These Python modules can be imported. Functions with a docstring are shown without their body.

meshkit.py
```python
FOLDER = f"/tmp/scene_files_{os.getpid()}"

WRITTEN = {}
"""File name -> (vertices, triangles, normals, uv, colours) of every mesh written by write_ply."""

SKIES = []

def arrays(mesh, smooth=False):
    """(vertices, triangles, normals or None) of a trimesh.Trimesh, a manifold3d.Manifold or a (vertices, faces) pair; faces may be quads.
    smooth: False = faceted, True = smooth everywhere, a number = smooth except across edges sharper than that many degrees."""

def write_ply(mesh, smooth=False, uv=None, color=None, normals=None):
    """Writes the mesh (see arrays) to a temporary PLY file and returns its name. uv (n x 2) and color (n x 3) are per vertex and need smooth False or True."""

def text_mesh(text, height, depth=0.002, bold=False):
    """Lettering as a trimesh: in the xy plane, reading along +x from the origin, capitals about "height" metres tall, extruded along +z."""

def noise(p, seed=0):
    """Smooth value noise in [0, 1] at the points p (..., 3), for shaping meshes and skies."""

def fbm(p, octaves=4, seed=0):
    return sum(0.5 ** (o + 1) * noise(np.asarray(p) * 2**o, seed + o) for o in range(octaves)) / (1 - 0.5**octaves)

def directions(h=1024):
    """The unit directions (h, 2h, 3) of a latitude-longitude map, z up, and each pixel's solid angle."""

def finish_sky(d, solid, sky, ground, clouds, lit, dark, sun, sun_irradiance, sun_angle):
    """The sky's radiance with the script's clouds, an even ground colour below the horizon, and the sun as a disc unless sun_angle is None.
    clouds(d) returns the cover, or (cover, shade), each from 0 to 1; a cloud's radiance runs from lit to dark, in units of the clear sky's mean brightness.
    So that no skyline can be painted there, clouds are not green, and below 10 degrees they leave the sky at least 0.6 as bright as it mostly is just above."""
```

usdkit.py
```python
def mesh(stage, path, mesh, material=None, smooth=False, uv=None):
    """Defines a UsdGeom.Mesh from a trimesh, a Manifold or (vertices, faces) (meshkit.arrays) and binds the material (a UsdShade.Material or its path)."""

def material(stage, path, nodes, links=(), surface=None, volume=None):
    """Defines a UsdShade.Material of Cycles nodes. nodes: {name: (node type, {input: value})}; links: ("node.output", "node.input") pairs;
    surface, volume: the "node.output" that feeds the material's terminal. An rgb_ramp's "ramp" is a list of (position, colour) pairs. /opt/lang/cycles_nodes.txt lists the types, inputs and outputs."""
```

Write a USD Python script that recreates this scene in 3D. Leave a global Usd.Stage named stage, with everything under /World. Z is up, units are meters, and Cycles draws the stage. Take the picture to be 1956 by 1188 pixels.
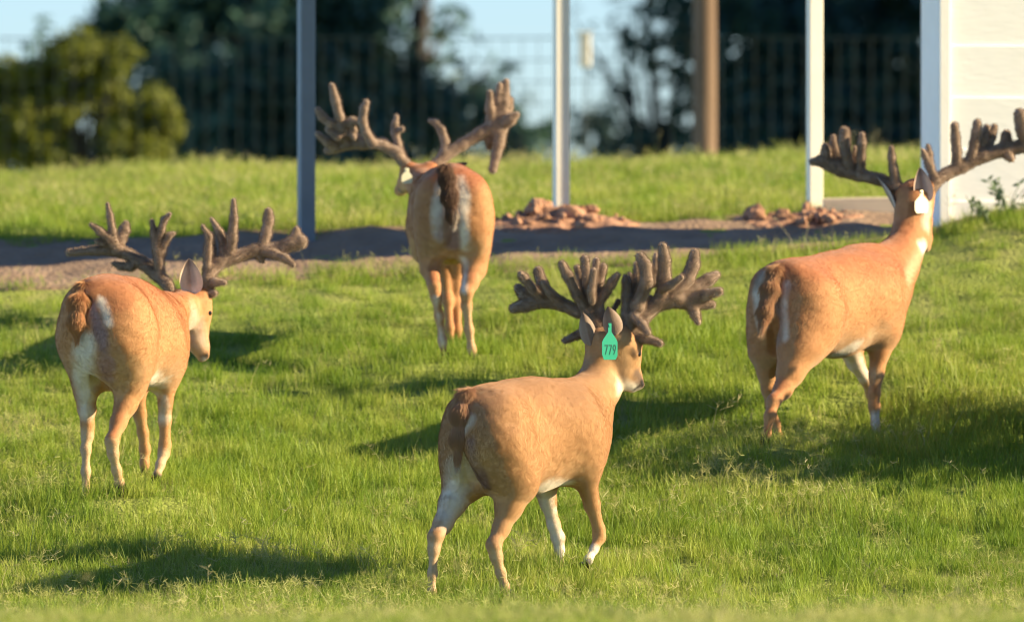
import math, numpy as np, trimesh, usdkit, meshkit
from scipy.interpolate import PchipInterpolator
from scipy import sparse
from pxr import Usd, UsdGeom, UsdLux, UsdShade, Gf, Sdf, Vt

stage = Usd.Stage.CreateInMemory()
UsdGeom.SetStageUpAxis(stage, 'Z'); UsdGeom.SetStageMetersPerUnit(stage, 1.0)
UsdGeom.Xform.Define(stage, '/World'); UsdGeom.Scope.Define(stage, '/World/Looks')
V3 = lambda *a: np.array(a, float)

# ------------------------------------------------------------------ camera, sky, sun, exposure
EXPOSURE = 1.6
F = 16300.0                    # focal length in pixels of the 1956 px wide photograph (300 mm lens on a 36 mm sensor)
CU, CV, HORIZON = 978.0, 594.0, 480.0
PITCH = math.atan((CV - HORIZON) / F)
EYE = V3(0, 0, 1.65)
cam = UsdGeom.Camera.Define(stage, '/World/camera')
cam.AddTranslateOp().Set(Gf.Vec3d(*EYE)); cam.AddRotateXOp().Set(90.0 - math.degrees(PITCH))
cam.CreateHorizontalApertureAttr(36.0); cam.CreateFocalLengthAttr(300.0)
cam.CreateFStopAttr(2.8); cam.CreateFocusDistanceAttr(40.3)
cam.CreateClippingRangeAttr(Gf.Vec2f(0.5, 5000)); cam.CreateExposureAttr(EXPOSURE)
SUN_AZ, SUN_EL = math.radians(86.0), math.radians(23.5)      # azimuth measured from straight behind the camera, towards its right
SUN = V3(math.sin(SUN_AZ) * math.cos(SUN_EL), -math.cos(SUN_AZ) * math.cos(SUN_EL), math.sin(SUN_EL))
usdkit.material(stage, '/World/Looks/sky_air', {
    's': ('sky_texture', {'sky_type': 'single_scattering', 'sun_disc': False, 'sun_elevation': SUN_EL, 'sun_rotation': math.atan2(SUN[0], SUN[1]), 'air_density': 0.8, 'aerosol_density': 0.25, 'ozone_density': 2.5}),
    't': ('mix_color', {'blend_type': 'multiply', 'fac': 1.0, 'b': (.64, .76, .94), 'use_clamp': False}), 'b': ('background_shader', {'strength': 0.07})}, [('s.color', 't.a'), ('t.result', 'b.color')], surface='b.background')
dome = UsdLux.DomeLight.Define(stage, '/World/sky')
UsdShade.MaterialBindingAPI.Apply(dome.GetPrim()).Bind(UsdShade.Material.Get(stage, '/World/Looks/sky_air'))
dome.GetPrim().SetCustomDataByKey('kind', 'structure')
sun = UsdLux.DistantLight.Define(stage, '/World/sun')
sun.CreateNormalizeAttr(True); sun.CreateIntensityAttr(1.25); sun.CreateAngleAttr(0.53); sun.CreateColorAttr(Gf.Vec3f(1.0, 0.82, 0.56))
q = Gf.Rotation(Gf.Vec3d(0, 0, 1), Gf.Vec3d(*SUN)).GetQuat()
sun.AddOrientOp(UsdGeom.XformOp.PrecisionDouble).Set(Gf.Quatd(q.GetReal(), q.GetImaginary()))

_c, _s = math.cos(PITCH), math.sin(PITCH)
FWD, UPV = V3(0, _c, -_s), V3(0, _s, _c)
def ray(u, v): return FWD + V3(1, 0, 0) * ((u - CU) / F) + UPV * ((CV - v) / F)
def at(u, v, d): return EYE + ray(u, v) * d                   # the point seen at (u, v) at d metres

# ------------------------------------------------------------------ helpers
taken = {}
def path_of(name, parent=None):
    base = '/World' if parent is None else str(parent.GetPath())
    n = taken.get((base, name), 0); taken[(base, name)] = n + 1
    return f'{base}/{name}' if n == 0 else f'{base}/{name}_{n:03d}'
def tag(p, label=None, cat=None, group=None, kind=None):
    for k, v in (('label', label), ('category', cat), ('group', group), ('kind', kind)):
        if v: p.SetCustomDataByKey(k, v)
    return p
def thing(name, loc, label=None, cat=None, group=None, rz=0):
    x = UsdGeom.Xform.Define(stage, path_of(name)); x.AddTranslateOp().Set(Gf.Vec3d(*map(float, loc)))
    if rz: x.AddRotateZOp().Set(rz)
    return tag(x.GetPrim(), label, cat, group)
def primvar(g, name, arr, interp):
    UsdGeom.PrimvarsAPI(g).CreatePrimvar(name, Sdf.ValueTypeNames.Color3fArray, interp).Set(Vt.Vec3fArray.FromNumpy(np.ascontiguousarray(arr, np.float32)))
def obj(name, mesh, mat, parent=None, smooth=False, col=None, **kw):
    g = usdkit.mesh(stage, path_of(name, parent), mesh, f'/World/Looks/{mat}', smooth=smooth)
    if col is not None: primvar(g, 'coat', col, 'vertex')
    return tag(g.GetPrim(), **kw)
def box(c, size, bevel=0.0):
    if bevel:
        import manifold3d as m3
        s = np.array(size, float) - 2 * bevel
        m = m3.Manifold.batch_hull([m3.Manifold.cube([s[0] + 2 * bevel, s[1], s[2]], True), m3.Manifold.cube([s[0], s[1] + 2 * bevel, s[2]], True), m3.Manifold.cube([s[0], s[1], s[2] + 2 * bevel], True)])
        a = m.to_mesh(); b = trimesh.Trimesh(a.vert_properties[:, :3], a.tri_verts, process=False)
    else: b = trimesh.creation.box(size)
    b.apply_translation(c); return b
def tube(pts, rad, sides=8, cap=True):
    p = np.asarray(pts, float); n = len(p); rad = np.broadcast_to(rad, (n,))
    t = np.gradient(p, axis=0); t /= np.linalg.norm(t, axis=1, keepdims=True) + 1e-12
    a = np.cross(t, [0.31, 0.87, 0.11] if abs(t[0, 2]) > .7 else [0, 0, 1.0]); a /= np.linalg.norm(a, axis=1, keepdims=True) + 1e-12
    b = np.cross(t, a); ang = np.arange(sides) * 2 * np.pi / sides
    v = (p[:, None] + rad[:, None, None] * (np.cos(ang)[None, :, None] * a[:, None] + np.sin(ang)[None, :, None] * b[:, None])).reshape(-1, 3)
    f = []
    for i in range(n - 1):
        for j in range(sides):
            k = (j + 1) % sides; A, B, C_, D = i * sides + j, i * sides + k, (i + 1) * sides + k, (i + 1) * sides + j
            f += [(A, B, C_), (A, C_, D)]
    if cap:
        v = np.vstack([v, p[:1], p[-1:]]); c0, c1 = len(v) - 2, len(v) - 1
        for j in range(sides):
            k = (j + 1) % sides
            f += [(c0, k, j), (c1, (n - 1) * sides + j, (n - 1) * sides + k)]
    return trimesh.Trimesh(v, np.array(f), process=False)

# ------------------------------------------------------------------ materials
def M(name, nodes, links, surface): return usdkit.material(stage, f'/World/Looks/{name}', nodes, links, surface=surface)
def mat_noise(name, c1, c2, scale=6, rough=.7, bump=0.0, bscale=60, detail=5, spec=.3, stretch=(1, 1, 1), bdist=.01):
    nodes = {'t': ('texture_coordinate', {}), 'm': ('mapping', {'scale': stretch}), 'n': ('noise_texture', {'scale': scale, 'detail': detail, 'roughness': .6}),
             'r': ('rgb_ramp', {'ramp': [(.3, c1), (.7, c2)]}), 'p': ('principled_bsdf', {'roughness': rough, 'specular_ior_level': spec})}
    links = [('t.object', 'm.vector'), ('m.vector', 'n.vector'), ('n.fac', 'r.fac'), ('r.color', 'p.base_color')]
    if bump:
        nodes['bn'] = ('noise_texture', {'scale': bscale, 'detail': 6}); nodes['b'] = ('bump', {'strength': bump, 'distance': bdist})
        links += [('m.vector', 'bn.vector'), ('bn.fac', 'b.height'), ('b.normal', 'p.normal')]
    return M(name, nodes, links, 'p.BSDF')
def mat_coat(name, rough, sheen, tint, spec=.25, scale=35, amount=.35):
    return M(name, {'a': ('attribute', {'attribute': 'coat'}), 'g': ('geometry', {}), 'n': ('noise_texture', {'scale': scale, 'detail': 6, 'roughness': .65}), 'mr': ('map_range', {'from_min': .25, 'from_max': .75, 'to_min': 1 - amount, 'to_max': 1 + amount}),
                    'h': ('hsv', {}), 'bn': ('noise_texture', {'scale': 160, 'detail': 4}), 'b': ('bump', {'strength': .35, 'distance': .006}),
                    'p': ('principled_bsdf', {'roughness': rough, 'specular_ior_level': spec, 'sheen_weight': sheen, 'sheen_roughness': .45, 'sheen_tint': tint})},
             [('g.position', 'n.vector'), ('n.fac', 'mr.value'), ('mr.result', 'h.value'), ('a.color', 'h.color'), ('h.color', 'p.base_color'), ('g.position', 'bn.vector'), ('bn.fac', 'b.height'), ('b.normal', 'p.normal')], 'p.BSDF')
mat_coat('deer_coat', .75, .25, (1, .9, .75), .2, 60, .12)
mat_coat('antler_velvet', .85, .8, (.95, .85, .75), .1, 28, .3)
def mat_hair(name):
    return M(name, {'a': ('attribute', {'attribute': 'coat'}), 'd': ('principled_bsdf', {'roughness': .6, 'specular_ior_level': .25}), 't': ('translucent_bsdf', {}), 'x': ('mix_closure', {'fac': .28})},
             [('a.color', 'd.base_color'), ('a.color', 't.color'), ('d.BSDF', 'x.closure1'), ('t.BSDF', 'x.closure2')], 'x.closure')
mat_hair('fur_hair')
def mat_leaf(name, ramp, trans=.4, rough=.5, pscale=.6, vary=.5):
    # colour: a random value of each clump mixed with a broad patch noise over the ground
    return M(name, {'o': ('object_info', {}), 'g': ('geometry', {}), 'n': ('noise_texture', {'scale': pscale, 'detail': 4, 'roughness': .6}), 'rpi': ('math', {'math_type': 'multiply_add', 'value2': vary, 'value3': (1 - vary) / 2 - .25}),
                    'ad': ('math', {'math_type': 'add'}), 'isl': ('math', {'math_type': 'multiply_add', 'value2': .3, 'value3': -.15}), 'ad2': ('math', {'math_type': 'add'}), 'mr': ('map_range', {'from_min': .3, 'from_max': 1.0}),
                    'r': ('rgb_ramp', {'ramp': ramp}), 'd': ('principled_bsdf', {'roughness': rough, 'specular_ior_level': .25}), 't': ('translucent_bsdf', {}), 'x': ('mix_closure', {'fac': trans})},
             [('g.position', 'n.vector'), ('o.random', 'rpi.value1'), ('n.fac', 'ad.value1'), ('rpi.value', 'ad.value2'), ('g.random_per_island', 'isl.value1'), ('ad.value', 'ad2.value1'), ('isl.value', 'ad2.value2'), ('ad2.value', 'mr.value'), ('mr.result', 'r.fac'),
              ('r.color', 'd.base_color'), ('r.color', 't.color'), ('d.BSDF', 'x.closure1'), ('t.BSDF', 'x.closure2')], 'x.closure')
mat_leaf('grass_green', [(0, (.13, .225, .018)), (.4, (.225, .315, .03)), (.75, (.34, .39, .06)), (1, (.44, .44, .12))])
mat_leaf('grass_pale', [(0, (.26, .30, .06)), (.5, (.37, .37, .11)), (1, (.48, .43, .19))])
mat_leaf('grass_straw', [(0, (.34, .31, .13)), (1, (.50, .44, .24))], trans=.25)
mat_leaf('leaf_dark', [(0, (.034, .085, .062)), (.6, (.06, .125, .08)), (1, (.10, .16, .075))], trans=.2, pscale=.8)
mat_leaf('leaf_olive', [(0, (.085, .11, .014)), (.6, (.165, .185, .025)), (1, (.26, .26, .04))], trans=.35, pscale=1.5)
mat_leaf('leaf_weed', [(0, (.10, .15, .07)), (1, (.22, .27, .14))], trans=.3)
mat_noise('bark', (.035, .03, .026), (.075, .062, .05), 12, .9, .6, 40, stretch=(1, 1, .25))
mat_noise('pole_wood', (.11, .07, .042), (.19, .125, .078), 9, .85, .4, 50, stretch=(1, 1, .08))
mat_noise('shaded_post_paint', (.115, .145, .165), (.15, .185, .21), 3, .5, .15, 70)  # left post: its shade is put into the colour as dark blue grey
mat_noise('cream_paint', (.74, .68, .53), (.82, .76, .61), 3, .6, .15, 70)
mat_noise('white_paint', (.72, .69, .60), (.80, .77, .68), 3, .55, .15, 70, stretch=(1, 1, 1))
mat_noise('siding_paint', (.76, .74, .67), (.83, .81, .74), 2.2, .6, .2, 45, stretch=(.2, 1, 1))
mat_noise('raw_lumber', (.62, .50, .33), (.76, .66, .48), 5, .75, .2, 60, stretch=(.15, 1, 1))
mat_noise('roof_metal', (.42, .43, .44), (.52, .53, .54), 3, .4, 0)
mat_noise('wire_dark', (.006, .016, .015), (.012, .026, .024), 20, .7)
mat_noise('steel_post', (.06, .075, .07), (.10, .12, .11), 8, .6)
mat_noise('soil_bare', (.20, .13, .078), (.31, .215, .135), 3.5, .95, .8, 30, bdist=.03)
mat_noise('soil_clod', (.22, .11, .058), (.40, .225, .135), 7, .95, .8, 25, bdist=.02)
mat_noise('tag_green', (.02, .29, .165), (.03, .34, .20), 12, .45)
mat_noise('tag_cream', (.78, .72, .45), (.84, .78, .52), 12, .5)
mat_noise('tag_ink', (.015, .10, .07), (.02, .12, .08), 12, .6)
mat_noise('eye_dark', (.01, .007, .005), (.015, .01, .008), 5, .08, spec=.6)
mat_noise('box_pale', (.62, .56, .45), (.72, .66, .54), 6, .6)
M('ground_turf', {'g': ('geometry', {}), 'n': ('noise_texture', {'scale': 1.3, 'detail': 6, 'roughness': .65}), 'r': ('rgb_ramp', {'ramp': [(.25, (.14, .19, .028)), (.5, (.22, .26, .055)), (.75, (.30, .29, .095))]}),
                  'bn': ('noise_texture', {'scale': 40, 'detail': 5}), 'b': ('bump', {'strength': .8, 'distance': .04}), 'p': ('principled_bsdf', {'roughness': .95, 'specular_ior_level': .1})},
  [('g.position', 'n.vector'), ('n.fac', 'r.fac'), ('r.color', 'p.base_color'), ('g.position', 'bn.vector'), ('bn.fac', 'b.height'), ('b.normal', 'p.normal')], 'p.BSDF')

# ------------------------------------------------------------------ terrain: a hollow where the nearest deer stands, a slope up to a crest, then down to the fence and the trees
def zrow(v, d): return at(CU, v, d)[2]
_prof = [(-60, 0.0), (0, 0.0), (18, .25), (26, .34), (29, .30), (32.5, zrow(1232, 32.5)), (36, zrow(1232, 36)), (38.5, zrow(1196, 38.5)), (39.7, zrow(1162, 39.7)), (40.6, zrow(1095, 40.6)), (42, zrow(975, 42)), (43.5, zrow(868, 43.5)),
         (45.5, zrow(702, 45.5)), (47.2, zrow(575, 47.2)), (48.3, zrow(516, 48.3)), (49.6, zrow(432, 49.6)), (50.3, zrow(411, 50.3)), (53.5, zrow(370, 53.5)), (58, zrow(334, 58)), (62, 2.15), (70, 1.7), (78, 1.25), (100, 1.05), (160, 1.0), (400, 1.0), (3000, 1.0)]
_pz = PchipInterpolator([p[0] for p in _prof], [p[1] for p in _prof])
anchors = []                      # (x, y, correction): hooves press the ground to meet them
def ground0(x, y):
    x, y = np.asarray(x, float), np.asarray(y, float)
    z = _pz(y)
    z = z + .028 * np.clip(x, -6, 6) * np.clip((y - 40) / 4, 0, 1) * np.clip((66 - y) / 10, 0, 1)
    p = np.stack([x * .9, y * .5, 0 * x], -1)
    z = z + (meshkit.fbm(p, 3, 5) - .5) * .10 + (meshkit.noise(np.stack([x * 3.1, y * 2.1, 0 * x], -1), 9) - .5) * .03
    z = z + .20 * np.exp(-((x - 3.1) / 1.0) ** 2 - ((y - 48.2) / 1.0) ** 2)       # grassy bank in front of the shed
    return z
def ground(x, y):
    z = ground0(x, y)
    x, y = np.asarray(x, float), np.asarray(y, float)
    if anchors:
        num, den = 0 * z, 0 * z
        for ax, ay, c in anchors:
            w = np.exp(-(((x - ax) ** 2 + (y - ay) ** 2) / .35 ** 2)); num = num + w * c; den = den + w
        z = z + num / np.maximum(den, 1.0)
    return z

# ------------------------------------------------------------------ implicit modelling: smooth union of tapered bones, meshed by surface nets
def sd_bone(p, A, B, ra, rb, L=None, w=1.0):
    if L is not None and w != 1.0:
        k = (1.0 / w - 1.0)
        p = p + (np.einsum('...k,k->...', p - A.astype(np.float32), L.astype(np.float32)) * np.float32(k))[..., None] * L.astype(np.float32)
        dB = np.dot(B - A, L) * k
        B = B + dB * L
    A, B = A.astype(np.float32), B.astype(np.float32)
    ba = B - A; ln = max(float(np.sqrt(ba @ ba)), 1e-6); n = ba / np.float32(ln)
    sa = np.clip((ra - rb) / ln, -.95, .95); ta = np.float32(sa / math.sqrt(1 - sa * sa))
    pa = p - A; y = pa @ n; rho = np.sqrt(np.maximum((pa * pa).sum(-1) - y * y, 0))
    c = np.clip(y - rho * ta, 0, ln)
    d = np.sqrt(rho * rho + (y - c) ** 2) - (ra + (rb - ra) * (c / ln))
    return d * (w if w < 1 else 1.0) ** .5
def net(prims, h, carve=()):
    """prims: (A, B, ra, rb, k, L, w). Returns vertices, triangles."""
    lo = np.min([np.minimum(a - ra, b - rb) for a, b, ra, rb, *_ in prims], axis=0) - 4 * h
    hi = np.max([np.maximum(a + ra, b + rb) for a, b, ra, rb, *_ in prims], axis=0) + 4 * h
    n = np.ceil((hi - lo) / h).astype(int) + 1
    G = np.full(n, .5, np.float32); kmax = max(p[4] for p in prims)
    ax = [(lo[i] + h * np.arange(n[i])).astype(np.float32) for i in range(3)]
    for A, B, ra, rb, k, L, w in prims:
        m = 1.35 * kmax + 4 * h
        a = np.maximum(((np.minimum(A - ra, B - rb) - m - lo) / h).astype(int), 0); b = np.minimum(((np.maximum(A + ra, B + rb) + m - lo) / h).astype(int) + 2, n)
        p = np.stack(np.meshgrid(ax[0][a[0]:b[0]], ax[1][a[1]:b[1]], ax[2][a[2]:b[2]], indexing='ij'), -1)
        d = sd_bone(p, A, B, ra, rb, L, w)
        g = G[a[0]:b[0], a[1]:b[1], a[2]:b[2]]
        hh = np.clip(.5 + .5 * (g - d) / k, 0, 1)
        G[a[0]:b[0], a[1]:b[1], a[2]:b[2]] = g * (1 - hh) + d * hh - k * hh * (1 - hh)
    for A, B, ra, rb, k in carve:
        m = 1.5 * k + 4 * h
        a = np.maximum(((np.minimum(A, B) - max(ra, rb) - m - lo) / h).astype(int), 0); b = np.minimum(((np.maximum(A, B) + max(ra, rb) + m - lo) / h).astype(int) + 2, n)
        p = np.stack(np.meshgrid(ax[0][a[0]:b[0]], ax[1][a[1]:b[1]], ax[2][a[2]:b[2]], indexing='ij'), -1)
        d = -sd_bone(p, A, B, ra, rb); g = G[a[0]:b[0], a[1]:b[1], a[2]:b[2]]
        hh = np.clip(.5 - .5 * (g - d) / k, 0, 1)
        G[a[0]:b[0], a[1]:b[1], a[2]:b[2]] = g * (1 - hh) + d * hh + k * hh * (1 - hh)
    s = G < 0
    c = np.zeros(n - 1, np.int8)
    for i, j, k in np.ndindex(2, 2, 2): c += s[i:n[0] - 1 + i, j:n[1] - 1 + j, k:n[2] - 1 + k]
    cells = np.argwhere((c > 0) & (c < 8)); idx = np.full(n - 1, -1, np.int64); idx[tuple(cells.T)] = np.arange(len(cells))
    acc, cnt = np.zeros((len(cells), 3)), np.zeros(len(cells))
    corner = list(np.ndindex(2, 2, 2))
    val = {o: G[cells[:, 0] + o[0], cells[:, 1] + o[1], cells[:, 2] + o[2]].astype(float) for o in corner}
    for o in corner:
        for x in range(3):
            if o[x] == 0:
                q = list(o); q[x] = 1; q = tuple(q)
                ok = (val[o] < 0) != (val[q] < 0)
                t = np.where(ok, val[o] / np.where(ok, val[o] - val[q], 1), 0)
                pt = np.tile(np.array(o, float), (len(cells), 1)); pt[:, x] = t
                acc += pt * ok[:, None]; cnt += ok
    v = lo + h * (cells + acc / cnt[:, None])
    F_ = []
    for x in range(3):
        y, z = (x + 1) % 3, (x + 2) % 3
        sl = [slice(None)] * 3; sl[x] = slice(0, -1); sl2 = [slice(None)] * 3; sl2[x] = slice(1, None)
        e = np.argwhere(s[tuple(sl)] != s[tuple(sl2)])
        e = e[(e[:, y] > 0) & (e[:, z] > 0) & (e[:, y] < n[y] - 1) & (e[:, z] < n[z] - 1)]
        inside = s[tuple(e.T)]
        def cell(dy, dz):
            q_ = e.copy(); q_[:, y] -= dy; q_[:, z] -= dz; return idx[tuple(q_.T)]
        quad = np.stack([cell(1, 1), cell(0, 1), cell(0, 0), cell(1, 0)], 1)
        quad[~inside] = quad[~inside][:, ::-1]
        F_.append(quad)
    Q = np.vstack(F_); Q = Q[(Q >= 0).all(1)]
    f = np.vstack([Q[:, [0, 1, 2]], Q[:, [0, 2, 3]]])
    e = np.vstack([f[:, [0, 1]], f[:, [1, 2]], f[:, [2, 0]]])
    W = sparse.coo_matrix((np.ones(len(e) * 2), (np.r_[e[:, 0], e[:, 1]], np.r_[e[:, 1], e[:, 0]])), (len(v), len(v))).tocsr(); W.data[:] = 1
    W = sparse.diags(1 / np.maximum(np.asarray(W.sum(1)).ravel(), 1)) @ W
    for it in range(6): v = v + (.5 if it % 2 == 0 else -.52) * (W @ v - v)
    return v, f
def normals(v, f): return meshkit.arrays((v, f), True)[2]
def capsule_mask(v, A, B, ra, rb, soft, L=None, w=1.0):
    d = sd_bone(v.astype(np.float32), A, B, ra, rb, L, w)
    return np.clip(.5 - d / (2 * soft), 0, 1)
def smoothstep(a, b, x): t = np.clip((x - a) / (b - a), 0, 1); return t * t * (3 - 2 * t)

def strands(parent, name, v, f, col, n, length, flow, lift, width, seed, curl=.25, **kw):
    """Fur lying on the mesh (v, f): n hairs; length per vertex or a number; flow(points, normals) gives the lie."""
    rng = np.random.default_rng(seed)
    nv = normals(v, f)
    area = np.linalg.norm(np.cross(v[f[:, 1]] - v[f[:, 0]], v[f[:, 2]] - v[f[:, 0]]), axis=1)
    t = rng.choice(len(f), n, p=area / area.sum())
    b = rng.random((n, 2)); fl = b.sum(1) > 1; b[fl] = 1 - b[fl]
    w = np.stack([1 - b.sum(1), b[:, 0], b[:, 1]], 1)
    mixv = lambda a: (a[f[t]] * w[:, :, None]).sum(1)
    p, nn, c = mixv(v), mixv(nv), mixv(col)
    nn /= np.linalg.norm(nn, axis=1, keepdims=True) + 1e-9
    ln = (length[f[t]] * w).sum(1) if np.ndim(length) else np.full(n, float(length))
    ln = ln * rng.uniform(.6, 1.3, n)
    d = flow(p, nn) + rng.normal(0, curl, (n, 3))
    d -= (d * nn).sum(1)[:, None] * nn; d /= np.linalg.norm(d, axis=1, keepdims=True) + 1e-9
    lf = lift * rng.uniform(.4, 1.6, n)[:, None]
    p0 = p - nn * .002; p1 = p + (d * .5 + nn * lf * .55) * ln[:, None]; p2 = p + (d + nn * lf * .75) * ln[:, None]
    pts = np.stack([p0, p1, p2], 1).reshape(-1, 3)
    g = UsdGeom.BasisCurves.Define(stage, path_of(name, parent))
    g.CreateTypeAttr('linear'); g.CreateCurveVertexCountsAttr(Vt.IntArray.FromNumpy(np.full(n, 3, np.int32)))
    g.CreatePointsAttr(Vt.Vec3fArray.FromNumpy(pts.astype(np.float32)))
    g.CreateWidthsAttr(Vt.FloatArray.FromNumpy(np.tile(np.array([1, .8, .25]) * width, n).astype(np.float32))); g.SetWidthsInterpolation('vertex')
    c = np.clip(c * rng.uniform(.92, 1.10, n)[:, None] * (1 + rng.normal(0, .04, (n, 3))), 0, .95)
    primvar(g, 'coat', np.repeat(c, 3, 0), 'vertex')
    UsdShade.MaterialBindingAPI.Apply(g.GetPrim()).Bind(UsdShade.Material.Get(stage, '/World/Looks/fur_hair'))
    tag(g.GetPrim(), kind='stuff', **kw)

# ------------------------------------------------------------------ deer
TAN, RED, PALE, WHITE, CREAM = V3(.37, .20, .080), V3(.34, .15, .055), V3(.45, .28, .13), V3(.66, .59, .47), V3(.52, .37, .21)
DARK, PINK, BLACK, GREY = V3(.10, .06, .035), V3(.36, .21, .17), V3(.02, .016, .013), V3(.24, .18, .13)
class Deer:
    def __init__(self, u, v, d, phi, explicit=False):
        self.d, self.H, self.s, self.explicit = d, at(u, v, d), F / d, explicit
        p = math.radians(phi); self.f, self.left = V3(math.sin(p), math.cos(p), 0), V3(-math.cos(p), math.sin(p), 0)
        self.prims, self.paints, self.carves = [], [], []
    def P(self, u, v, lat=0.0):
        """The point seen at (u, v) that lies lat metres to the left of the deer's middle plane (or lat metres deeper, for the deer seen from straight behind)."""
        if self.explicit: return at(u, v, self.d + lat)
        r = ray(u, v); t = ((self.H - EYE) @ self.left + lat) / (r @ self.left)
        return EYE + r * t
    def pt(self, a):
        if isinstance(a, np.ndarray): return a
        return self.P(*a)
    def bone(self, pts, k=.03, w=1.0, L=None):
        """pts: (u, v, lat, radius px) ..."""
        L = self.left if L is None else L
        for a, b in zip(pts[:-1], pts[1:]):
            thin = lambda q_: q_[3] * (.92 if (18 <= q_[3] < 34 and abs(q_[2]) >= .09 and not self.explicit and k < .04) else .86 if (q_[3] < 18 and (abs(q_[2]) >= .09 and not self.explicit and k < .04)) or (self.explicit and q_[1] > 540 and q_[3] < 18) else 1)
            self.prims.append((self.P(*a[:3]), self.P(*b[:3]), thin(a) / self.s, thin(b) / self.s, k, L, w))
    def carve(self, pts, k=.03, off=0.0):
        q = [(self.P(*a[:3]) - self.f * off, a[3] / self.s) for a in pts]
        for (a, ra), (b, rb) in zip(q[:-1], q[1:]): self.carves.append((a, b, ra, rb, k))
    def paint(self, color, pts, soft=12, amount=1.0, w=1.0):
        q = [(self.P(*a[:3]), a[3] / self.s) for a in pts]
        for (a, ra), (b, rb) in zip(q[:-1], q[1:]) if len(q) > 1 else [(q[0], (q[0][0] + 1e-4, q[0][1]))]:
            self.paints.append((color, a, b, ra, rb, soft / self.s, amount, w))
def chain_prims(D, dh, zoom, lines, k):
    """antler branches: (X, Y, radius, depth offset) in a zoomed crop's pixels, dh the depth of the head"""
    ox, oy, fz = zoom; pr = []
    for ln in lines:
        q = [(at(ox + a[0] / fz, oy + a[1] / fz, dh + a[3]), a[2] / fz / D.s * (.86 if i_ == len(ln) - 1 else 1)) for i_, a in enumerate(ln)]
        for (a, ra), (b, rb) in zip(q[:-1], q[1:]): pr.append((a, b, ra, rb, k, None, 1.0))
    return pr
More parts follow.
